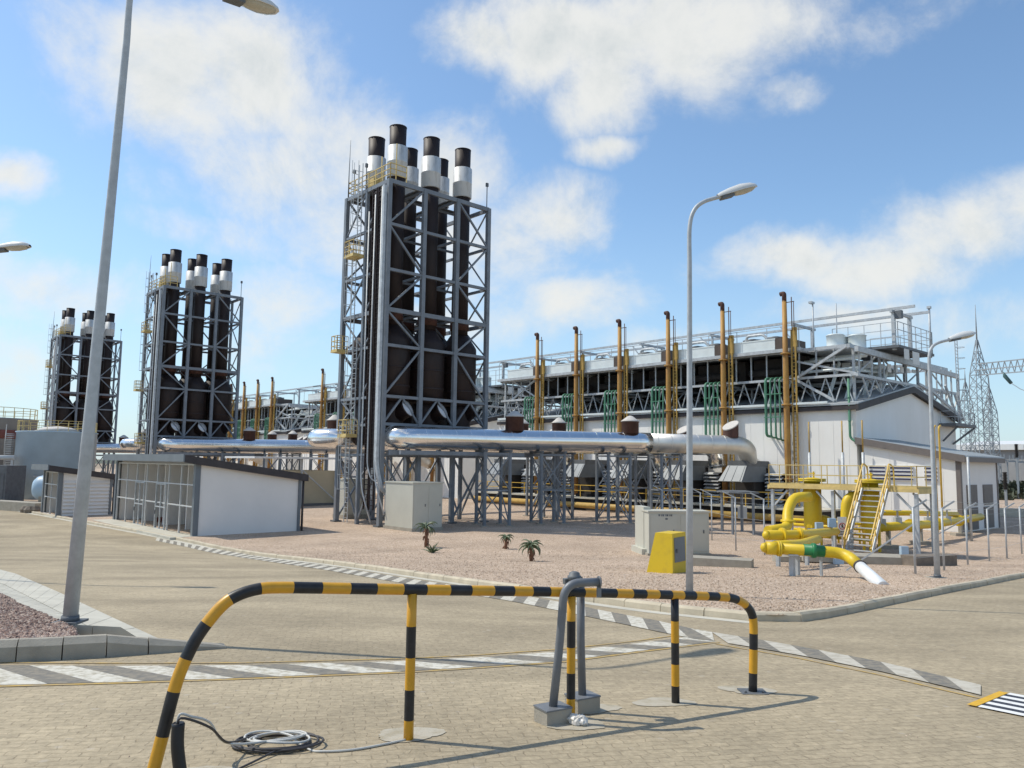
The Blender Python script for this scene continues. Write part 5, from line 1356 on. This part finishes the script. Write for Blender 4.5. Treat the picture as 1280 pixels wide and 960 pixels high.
for x, dy in ((990,.0),(1000,.35),(1028,.15)):
    q = at(x,686,Yf+.18+dy*.2); mb = MB(); mb.bar(V((q.x,Yf+.2+dy,g(Yf)-.05)), V((q.x,Yf+.2+dy,q.z-.16)), .14 if x != 1028 else .07); mb.box((q.x,Yf+.2+dy,q.z-.21), .3, .3, .05); mb.build('support_post', 'steel', front)
# header behind it
Yh = 31
hd2 = thing('gas_header', 'second yellow gas pipe looping behind the front pipe to the left riser', 'gas pipe', V((10.5,Yh,g(Yh))))
mb = MB()
pth = fillet([at(958,669,Yh-1.0), at(1000,668.5,Yh), at(1054,663.5,41.0)], .6, 5); mb.tube(pth, .19, 16)
mb.lathe(pth[0], [(-.14,.03),(-.1,.12),(0,.192)], 16, (pth[1]-pth[0]).normalized())
pth = fillet([at(969,682,27.5), at(1000,680.5,29), at(1022,674,Yh+.6)], .7, 6); mb.tube(pth, .17, 14)
pth = fillet([at(1012,621,37.5), at(992,621.5,37.2), at(984,640,36.6), at(985,660,36), at(960,664,35)], .55, 7); mb.tube(pth, .235, 16)
for (x_, y_, Y_, d_) in ((1000,668.4,Yh,V((1,0,0))),(978,668.8,Yh-.6,V((1,.3,0)).normalized())): flange(mb, at(x_,y_,Y_), d_, .19)
for y_ in (653,): q = at(985,y_,36.2); mb.lathe(q, [(0,.24),(.01,.33),(.12,.33),(.13,.24)], 16)
mb.build('pipe', 'yellow', hd2)
for x, Y_ in ((972,Yh-.6),(1008,Yh+.6)): q = at(x,668,Y_); mb = MB(); mb.bar(V((q.x,Y_,g(Y_)-.05)), q-UZ*.1, .13); mb.build('support_post', 'steel', hd2)
mb = MB(); q = at(985,662,34.5); mb.box(V((q.x,34.5,g(34.5)+.02)), 1.2, .7, .35); mb.build('pad', 'conc', hd2)
# filter vessels
for k, (x, lab) in enumerate(((1016,'left yellow filter vessel with a flanged lid showing above the gas platform'),(1088,'right yellow filter vessel behind the stairs, its flanged lid above the gas platform'))):
    p_ = on_w(x, 640, 41.2); b_ = V((p_.x,p_.y,ZG))
    v_ = thing('filter_vessel', lab, 'gas filter', b_, 'yellow gas filters under the platform')
    mb = MB(); mb.lathe(b_, [(.9,.2),(1.0,.40),(1.25,.47),(3.45,.47),(3.47,.45)], 20); mb.build('shell', 'yellow', v_)
    mb = MB(); mb.lathe(b_+UZ*3.45, [(0,.42),(.18,.42),(.20,.72),(.28,.72),(.285,.70),(.29,.72),(.37,.72),(.38,.4),(.42,.2)], 20)
    mb.box(b_+UZ*3.8+WX*.2, .07, .07, .4); mb.bar(b_+UZ*4.1-LX*.18, b_+UZ*4.1+LX*.18, .06); mb.build('lid', 'yellow', v_)
    mb = MB()
    for j in range(3):
        a = 2*PI*j/3; q = b_+V((math.cos(a),math.sin(a),0))*.42; mb.bar(q-UZ*.05, q+UZ*1.3, .12)
    mb.build('leg', 'yellow', v_)
    mb = MB()
    if k == 1:
        c_ = b_+UZ*3.0; pth = fillet([c_, c_-V((1.3,.15,0)), c_-V((1.42,.2,1.9)), c_-V((1.45,.4,2.1))], .65, 7); mb.tube(pth, .25, 16)
    else:
        c_ = b_+UZ*1.6; mb.tube(fillet([c_, c_+V((1.0,.2,0)), c_+V((1.5,.4,-1.0))], .5, 6), .24, 16)
    mb.build('nozzle', 'yellow', v_)
# outgoing lines to the annex
og = thing('gas_outlet_lines', 'two low yellow gas pipes running right towards the annex', 'gas pipe', at(1150,665,44))
mb = MB(); a = at(1085,660,41.5); 
mb.tube([a, at(1135,657,44), at(1168,655,46.5), at(1226,646,55)], .24, 14); mb.tube([at(1100,641,45), at(1150,641.5,47.5), at(1196,643,50.5)], .16, 12)
for x, y, Y_ in ((1138,657,44.2),(1172,655,46.8),(1198,650.5,51)): 
    q = at(x,y,Y_); flange(mb, q, V((.6,.8,0)), .25)
mb.build('pipe', 'yellow', og)
for x, y, Y_ in ((1110,659,42.7),(1150,656,45.2),(1200,650,51.4)): q = at(x,y,Y_); mb = MB(); mb.bar(V((q.x,q.y,ZG)), q-UZ*.1, .2); mb.box(V((q.x,q.y,ZG)), 1.0, .7, .3); mb.build('support_post', 'conc', og)
for x, y, Y_ in ((1122,650,43.4),(1160,650,46),(1184,648,48.5),(1102,652,42.3),(1143,646,45)):
    q = at(x,y,Y_); mb = MB(); mb.box(q-UZ*.35, .34, .3, .5); mb.lathe(q+UZ*.15, [(0,.05),(.35,.05),(.36,.22),(.40,.22)], 10); mb.build('valve', 'steel', og)
# small instruments among the pipes
mb_n = 0
for k, (x, y, Y_) in enumerate(((1015,668,36.5),(1040,655,37.5),(1024,660,38.5),(1048,700,31),(1130,690,37))):
    q = at(x,y,Y_); b_ = V((q.x,q.y,g(q.y)+.08)); t = thing('instrument_stand', ['grey instrument box under the left gas filter','instrument box left of the gas platform stairs','small gauge stand between the two gas filters','low instrument box in front of the stair foot','grey instrument box under the right end of the gas platform'][k], 'instrument', b_, 'instruments in the gas yard')
    mb = MB(); mb.bar(b_, V((q.x,q.y,q.z-.1)), .06); mb.build('stem', 'steel', t); mb = MB(); mb.box(q-UZ*.15, .34, .22, .42); mb.build('box', 'tank', t)
# small low pipe manifold left of the platform
mb = MB()
for k in range(4):
    a = P(43.5+k*.5,24.0,.5+.25*k); mb.tube([a, a+LX*-5.5], .09, 8); mb.tube([a-LX*(1+k), a-LX*(1+k)-UZ*(.5+.25*k)], .06, 6)
solo('pipe_manifold', 'row of thin yellow pipes behind the gas platform', 'gas pipe', mb, 'yellow', P(44,22,0))
# grey portal between the fence and hall walkway
t = thing('cable_portal', 'low grey steel portal between kiosk and gas platform', 'portal', P(47,29,0))
a, b = at(916,655,50), at(942,655,50)
for q in (a, b): mb = MB(); mb.bar(V((q.x,50,ZG)), V((q.x,50,ZG+2.7)), .13); mb.bar(V((q.x,52.5,ZG)), V((q.x,52.5,ZG+2.7)), .14); mb.build('leg', 'tower', t)
mb = MB(); mb.hexa([V((a.x-.3,49.7,ZG+2.71)),V((b.x+.3,49.7,ZG+2.71)),V((b.x+.3,52.8,ZG+2.71)),V((a.x-.3,52.8,ZG+2.71)),V((a.x-.3,49.7,ZG+2.83)),V((b.x+.3,49.7,ZG+2.83)),V((b.x+.3,52.8,ZG+2.83)),V((a.x-.3,52.8,ZG+2.83))]); mb.build('tray', 'dsteel', t)
q = at(928,648,53); mb = MB(); mb.box((q.x,53,q.z), .55, .3, .8); mb.build('junction_box', 'lampwhite', t)
# fence posts
fposts = []
def fence_post(x, y, h, out, k, lab):
    b_ = G(x, y); b_.z += .08; t = thing('fence_post', lab, 'fence post', b_, 'grey fence posts with angled arms round the gas yard')
    mb = MB(); mb.tube([b_, b_+UZ*h], .038, 8); mb.build('post', 'steel', t)
    mb = MB(); mb.bar(b_+UZ*(h-.02), b_+UZ*(h+.28)+out, .05, .06); mb.build('arm', 'steel', t); fposts.append((b_,h,out))
ro = V((.42,-.12,0))
for k, (x, y, h) in enumerate(((1144.5,722,2.25),(1180.5,717,2.3),(1210,709.5,2.4),(1237,705,2.45),(1259,701,2.45),(1277.5,695,2.45),(1296,690,2.45))):
    fence_post(x, y, h, ro, k, 'grey fence post with an angled arm in the right row, %s from the right lamp' % ORD[k])
lo = V((-.62,.05,0))
for k, (x, y, h) in enumerate(((920,691,2.75),(956,697,2.75),(890,678,2.7),(876,672,2.7),(828,664,2.7))):
    fence_post(x, y, h, lo, k, ['grey fence post with a bent arm standing alone right of the kiosk','grey fence post with a bent arm beside the left end of the gas pipes','grey fence post with a bent arm close to the right end of the kiosk','grey fence post rising directly behind the kiosk','grey fence post behind the left end of the kiosk'][k])
def wires(ps, lab):
    mb = MB()
    for (a, h, o_), (b, h2, o2) in zip(ps, ps[1:]):
        for s in (.25,.9,1.6,.99): mb.bar(a+UZ*h*min(s,1)*(1 if s <= 1 else .62), b+UZ*h2*min(s,1)*(1 if s <= 1 else .62), .008)
        mb.bar(a+UZ*(h+.26)+o_, b+UZ*(h2+.26)+o2, .008)
    solo('fence_wire', lab, 'fence wire', mb, 'steel', ps[0][0])
wires(fposts[:7], 'thin wires strung between the right row of fence posts')
wires([fposts[9],fposts[8]] if False else [fposts[11],fposts[10],fposts[9],fposts[7],fposts[8]], 'thin wires strung between the fence posts behind the kiosk')
b_ = fposts[0][0]; mb = MB(); mb.bar(b_+UZ*1.7, b_+V((-1.9,1.0,-.0)), .05)
solo('fence_brace', 'slanting brace propping the first fence post of the right row', 'brace', mb, 'steel', b_)

# ================================================================== SUBSTATION AND FAR BACKGROUND
def lattice_tower(px, ptop, Y, bw, label, spike=4):
    b_ = at(px, ptop, Y); b_ = V((b_.x,Y,ZG)); top = at(px, ptop, Y).z
    H_ = top-ZG; t = thing('lattice_tower', label, 'lattice tower', b_, 'lattice towers of the substation')
    mb = MB(); n = 13; pr = None
    for i in range(n+1):
        f = i/n; w_ = bw*.5*(1-.12*f/.72) if f < .72 else bw*.5*.88*(1-(f-.72)/.28)+.12; q = [b_+V((sx_*w_,sy_*w_,H_*f)) for sx_, sy_ in ((-1,-1),(1,-1),(1,1),(-1,1))]
        if pr:
            for k in range(4):
                mb.bar(pr[k], q[k], .13); mb.bar(pr[k], q[(k+1)%4], .07); mb.bar(pr[(k+1)%4], q[k], .07); mb.bar(q[k], q[(k+1)%4], .07)
        pr = q
    mb.build('lattice', 'lattice', t)
    mb = MB(); mb.tube([b_+UZ*H_, b_+UZ*(H_+spike)], [.15,.05], 6); mb.build('spike', 'lattice', t); return t, b_, H_
lattice_tower(1221, 425, 150, 2.7, 'tallest lattice tower of the substation, with a gantry beam on its right', 7)
lattice_tower(1206.5, 478, 175, 2.3, 'lattice tower just left of the tallest one', 3)
lattice_tower(1236.5, 486, 170, 2.2, 'lattice tower just right of the tallest one, under the gantry beam', 3)
t = thing('gantry_beam', 'lattice gantry beam reaching right from the tallest lattice tower', 'gantry', at(1250,461,148))
a, b = at(1223,462,149), at(1330,452,125); mb = MB()
for s in ((0,0,1.1),(0,0,-1.1),(0,1.2,0)):
    mb.bar(a+V(s), b+V(s), .2)
n = 13
for k in range(n):
    p_, q_ = a.lerp(b,k/n), a.lerp(b,(k+1)/n); m_ = a.lerp(b,(k+.5)/n); mb.bar(p_+UZ*-1.1, m_+UZ*1.1, .12); mb.bar(m_+UZ*1.1, q_-UZ*1.1, .12)
mb.build('lattice', 'lattice', t)
mb = MB(); c_ = at(1256,470,140); d_ = at(1264,479,139); mb.tube([at(1254,465,140), c_, d_], [.08,.35,.3], 8); mb.build('insulator', 'insul', t)
mb = MB(); 
wp = [d_, at(1275,486,136), at(1290,492,132), at(1320,500,125)]
for p_, q_ in zip(wp, wp[1:]): mb.bar(p_, q_, .10)
mb.build('wire', 'lattice', t)
for k, (x, y0, y1, Y_) in enumerate(((1271,555,572,120),(1257,590,612,95),(1283,556,574,118))):
    a, b = at(x,y1,Y_), at(x,y0,Y_); bb = V((a.x,Y_,ZG)); t = thing('insulator_post', ['dark ribbed insulator on a post, right of the lattice towers','lower dark ribbed insulator behind the fence','dark ribbed insulator at the right edge'][k], 'insulator', bb, 'substation insulators')
    mb = MB(); mb.bar(bb, a, .25); mb.build('pole', 'lattice', t)
    mb = MB(); prof = []; L_ = (b-a).length
    for j in range(12): prof += [(L_*j/12,.14),(L_*(j+.5)/12,.32)]
    mb.lathe(a, prof+[(L_,.14)], 8); mb.build('insulator', 'dark', t)
# busbar posts: many thin uprights
for k in range(9):
    x = 1204+k*11; Y_ = 130+(k*37)%40; a = at(x,585-(k*13)%14,Y_); bb = V((a.x,Y_,ZG)); t_h = a.z-ZG
    mb = MB(); mb.bar(bb, bb+UZ*t_h, .22); mb.bar(bb+UZ*t_h-V((1.6,0,0)), bb+UZ*t_h+V((1.6,0,0)), .2); mb.bar(bb+UZ*t_h-V((1.2,0,0)), bb+UZ*(t_h+1.2)-V((1.2,0,0)), .15); mb.bar(bb+UZ*t_h+V((1.2,0,0)), bb+UZ*(t_h+1.2)+V((1.2,0,0)), .15)
    solo('busbar_support', 'thin steel busbar support in the substation, %s from the left' % ORD[k], 'busbar support', mb, 'lattice', bb, 'busbar supports in the substation')
# long white roofed shed far away, pale wall
a = at(1190,560,190); b = at(1420,560,160); t = thing('far_shed', 'long white roofed shed behind the lattice towers', 'shed', V((a.x,a.y,ZG)))
mb = MB(); d_ = (b-a).normalized(); n_ = V((-d_.y,d_.x,0)); za = at(1190,563,190).z
q = [V((p.x,p.y,ZG)) for p in (a,b,b+n_*14,a+n_*14)]; mb.hexa(q+[V((p.x,p.y,za)) for p in q]); mb.build('walls', 'tankgrey', t)
mb = MB(); q = [V((p.x,p.y,za+.02)) for p in (a-n_*1,b-n_*1,b+n_*15,a+n_*15)]; mb.hexa(q+[p+UZ*(1.3 if i < 2 else 2.6) for i, p in enumerate(q)]); mb.build('roof', 'glassbox', t)
q0, q1 = at(1243,640,66), at(1300,640,60)
mb = MB(); q = [V((q0.x,75,ZG)), V((q0.x+24,66,ZG)), V((q0.x+24.3,66.6,ZG)), V((q0.x+.3,75.6,ZG))]; mb.hexa(q+[p+UZ*.9 for p in q])
solo('boundary_wall', 'low pale concrete wall beyond the fence right of the annex', 'wall', mb, 'conclight', (q0.x,75,ZG))
# a tall plain pole by the fence
q = G(1268,688); mb = MB(); mb.tube([V((q.x,q.y+4,ZG)), V((q.x,q.y+4,ZG+5.2))], .07, 8); mb.bar(V((q.x,q.y+4,ZG+1.6)), V((q.x-2.6,q.y+4.5,ZG)), .06)
solo('corner_post', 'taller plain fence corner post with a brace at the right edge', 'fence post', mb, 'steel', (q.x,q.y+4,ZG))
# scrub
def scrub(name, spots, m, kind):
    mb = MB()
    for (c, r, n) in spots:
        for _ in range(n):
            u = V((random.gauss(0,1),random.gauss(0,1),random.gauss(0,1))).normalized()*r*random.random()**.4; p_ = V(c)+V((u.x,u.y,abs(u.z)*.8)); s_ = r*random.uniform(.10,.2)
            a_ = V((random.gauss(0,1),random.gauss(0,1),random.gauss(0,1))).normalized(); b_ = a_.cross(V((random.random(),random.random(),1))).normalized()
            mb.add([p_-a_*s_-b_*s_*.5, p_+a_*s_-b_*s_*.4, p_+a_*s_*.6+b_*s_, p_-a_*s_*.7+b_*s_*.8], [(0,1,2,3)])
    o = mb.build(name, m); o['kind'] = kind; return o
sp = []
for k in range(150):
    Y_ = random.uniform(115,185); x = random.uniform(1185,1330); c_ = at(x,590,Y_); sp.append(((c_.x,Y_,ZG), random.uniform(1.3,3.4), 55))
scrub('scrub', sp, 'scrub', 'stuff')
# low distant rise all round
mb = MB(); vs = []; fs = []; n = 120
for i in range(n+1):
    a = PI*(-.02+1.04*i/n); hgt = 9+5*math.sin(i*.23)+3*math.sin(i*.61+1)
    for r_, h in ((700,-2),(900,hgt*.7),(1300,hgt*1.3),(1700,-5)): vs.append((math.cos(a)*r_, math.sin(a)*r_, ZG+h))
for i in range(n):
    for k in range(3): fs.append((i*4+k,(i+1)*4+k,(i+1)*4+k+1,i*4+k+1))
mb.add(vs, fs, 0, True); struct('hills', mb, 'scrub')

# ================================================================== LIGHT, SKY, CAMERA
SUN = V((-.568,.155,.809)).normalized()
sd = bpy.data.lights.new('Sun', 'SUN'); sd.energy = 3.05; sd.angle = math.radians(.55); sd.color = (1,.94,.82)
so = bpy.data.objects.new('Sun', sd); C.objects.link(so); so.rotation_euler = SUN.to_track_quat('Z','Y').to_euler()
w = bpy.data.worlds.new('World'); bpy.context.scene.world = w; w.use_nodes = True
N = w.node_tree.nodes; L = w.node_tree.links; bg = N['Background']
SKY = .15
sky = N.new('ShaderNodeTexSky'); sky.sky_type = 'NISHITA'; sky.sun_disc = False; sky.sun_elevation = math.asin(SUN.z); sky.sun_rotation = math.atan2(SUN.x, SUN.y); sky.air_density = 1.0; sky.dust_density = .6; sky.ozone_density = 1.6; sky.altitude = 200
tc = N.new('ShaderNodeTexCoord'); D = tc.outputs['Generated']
def noise(scale, detail, rough, vec):
    n = N.new('ShaderNodeTexNoise'); n.inputs['Scale'].default_value = scale; n.inputs['Detail'].default_value = detail; n.inputs['Roughness'].default_value = rough; L.new(vec, n.inputs['Vector']); return n
def math_(op, a, b=None, c=None):
    n = N.new('ShaderNodeMath'); n.operation = op
    for i, x in enumerate((a, b, c)):
        if x is None: continue
        if isinstance(x, (int,float)): n.inputs[i].default_value = x
        else: L.new(x, n.inputs[i])
    return n.outputs[0]
def mr(v, a, b, c=0., d=1., sm=True):
    n = N.new('ShaderNodeMapRange'); n.interpolation_type = 'SMOOTHSTEP' if sm else 'LINEAR'
    for i, x in zip((1,2,3,4), (a,b,c,d)): n.inputs[i].default_value = x
    L.new(v, n.inputs[0]); return n.outputs[0]
wn = noise(5, 5, .6, D)
ws = N.new('ShaderNodeVectorMath'); ws.operation = 'MULTIPLY_ADD'; L.new(wn.outputs['Color'], ws.inputs[0]); ws.inputs[1].default_value = (.10,.10,.10); 
L.new(D, ws.inputs[2])
ofs = N.new('ShaderNodeVectorMath'); ofs.operation = 'SUBTRACT'; L.new(ws.outputs[0], ofs.inputs[0]); ofs.inputs[1].default_value = (.05,.05,.05)
DW = ofs.outputs[0]
clouds = [ # centre in the photo, half size, weight
 (235,120,85,85,1.0),(330,120,120,80,1.0),(410,175,85,85,1.),(350,220,110,85,1.0),(290,300,75,30,.75),(420,270,80,80,.85),(215,285,70,25,.75),(560,215,75,60,1.),
 (610,320,120,75,.85),(690,270,80,45,.9),(720,370,90,40,.8),(560,400,150,40,.7),(360,375,110,60,.6),(350,440,140,40,.5),
 (600,60,60,38,1.),(700,45,90,65,1.),(820,55,140,70,1.),(770,115,60,52,1.),(930,30,120,50,.8),(768,188,38,18,.9),(985,118,42,22,.7),(1080,30,120,35,.5),
 (1000,335,110,34,.95),(1110,325,110,40,1.),(1210,280,110,45,.95),(1280,250,80,40,.8),(1240,400,110,40,.55),(1050,392,130,22,.8),(900,420,150,25,.5),
 (14,215,36,24,.95),(95,60,55,70,.5),(110,130,40,70,.45),(190,240,60,40,.55),(90,365,110,35,.8),(150,350,60,22,.6),(-60,330,80,60,.6),(1200,10,120,20,.45),(40,450,160,60,.5),(700,470,400,40,.2)]
acc = None
for (x, y, a, b, wt) in clouds:
    c = ray(x, y).normalized(); mp = N.new('ShaderNodeMapping'); mp.vector_type = 'TEXTURE'
    R_ = UZ.cross(c).normalized()*-1; U_ = R_.cross(c).normalized()
    rot = Matrix((R_, c, R_.cross(c))).transposed().to_euler()
    mp.inputs['Location'].default_value = c; mp.inputs['Rotation'].default_value = rot
    k = 1/F/1.0; mp.inputs['Scale'].default_value = (a*k*1.25, .5, b*k*1.25)
    L.new(DW, mp.inputs['Vector'])
    ln = N.new('ShaderNodeVectorMath'); ln.operation = 'LENGTH'; L.new(mp.outputs[0], ln.inputs[0])
    m_ = mr(ln.outputs['Value'], 1.5, .0, 0, wt)
    acc = m_ if acc is None else math_('MAXIMUM', acc, m_)
# loose clouds over the rest of the sky, behind the camera
sepd = N.new('ShaderNodeSeparateXYZ'); L.new(D, sepd.inputs[0])
back = mr(sepd.outputs['Y'], .25, -.15, 0, 1)
bn = noise(2.2, 4, .55, D)
bk = math_('MULTIPLY', back, mr(bn.outputs[0], .48, .66, 0, .9))
acc = math_('MAXIMUM', acc, bk)
up_ = N.new('ShaderNodeVectorMath'); up_.operation = 'ADD'; L.new(D, up_.inputs[0]); up_.inputs[1].default_value = (-.012,.004,.026)
n1 = noise(5.2, 14, .66, D); n2 = noise(5.2, 14, .66, up_.outputs[0]); n3 = noise(13, 8, .62, D)
for q in (n1, n2): q.inputs['Distortion'].default_value = .25
den = math_('MULTIPLY_ADD', math_('SUBTRACT', n1.outputs[0], .5), 1.75, acc)
den = math_('MULTIPLY_ADD', math_('SUBTRACT', n3.outputs[0], .5), .55, den)
edge = mr(acc, .0, .28, 0, 1)
msk = math_('MULTIPLY', mr(den, .20, 1.05, 0, .92), edge)
# cloud body: bright sunlit edges, softly grey bellies
lit = math_('SUBTRACT', n1.outputs[0], n2.outputs[0])
thick = mr(den, .75, 1.6, 0, .6)
shade = mr(math_('MULTIPLY_ADD', lit, -2.4, thick), -.10, .75, 0, 1)
ccol = N.new('ShaderNodeMix'); ccol.data_type = 'RGBA'; L.new(shade, ccol.inputs['Factor'])
ccol.inputs['A'].default_value = (4.65,4.65,4.45,1); ccol.inputs['B'].default_value = (3.35,3.6,3.6,1)
# thin white veil low down
veil = mr(sepd.outputs['Z'], .34, -.02, 0, .62)
vm = N.new('ShaderNodeMix'); vm.data_type = 'RGBA'; L.new(veil, vm.inputs['Factor']); tn = N.new('ShaderNodeVectorMath'); tn.operation = 'MULTIPLY'; tn.inputs[1].default_value = (.86,.955,.97); L.new(sky.outputs[0], tn.inputs[0]); L.new(tn.outputs[0], vm.inputs['A']); vm.inputs['B'].default_value = (2.5,3.4,4.3,1)
mx = N.new('ShaderNodeMix'); mx.data_type = 'RGBA'; L.new(msk, mx.inputs['Factor']); L.new(vm.outputs['Result'], mx.inputs['A']); L.new(ccol.outputs['Result'], mx.inputs['B'])
L.new(mx.outputs['Result'], bg.inputs['Color']); bg.inputs['Strength'].default_value = SKY

cd = bpy.data.cameras.new('Camera'); co = bpy.data.objects.new('Camera', cd); C.objects.link(co)
cd.sensor_fit = 'HORIZONTAL'; cd.sensor_width = 36; cd.lens = 36*F/1280; cd.clip_start = .05; cd.clip_end = 9000
mtx = Matrix((RGT, UPV, -FWD)).transposed().to_4x4(); mtx.translation = V((0,0,EYE)); co.matrix_world = mtx
sc = bpy.context.scene; sc.camera = co
sc.view_settings.view_transform = 'Standard'; sc.view_settings.look = 'None'; sc.view_settings.exposure = .33; sc.view_settings.gamma = 1; sc.view_settings.use_curve_mapping = False
try:
    sc.cycles.use_denoising = True; sc.cycles.max_bounces = 6
except Exception: pass
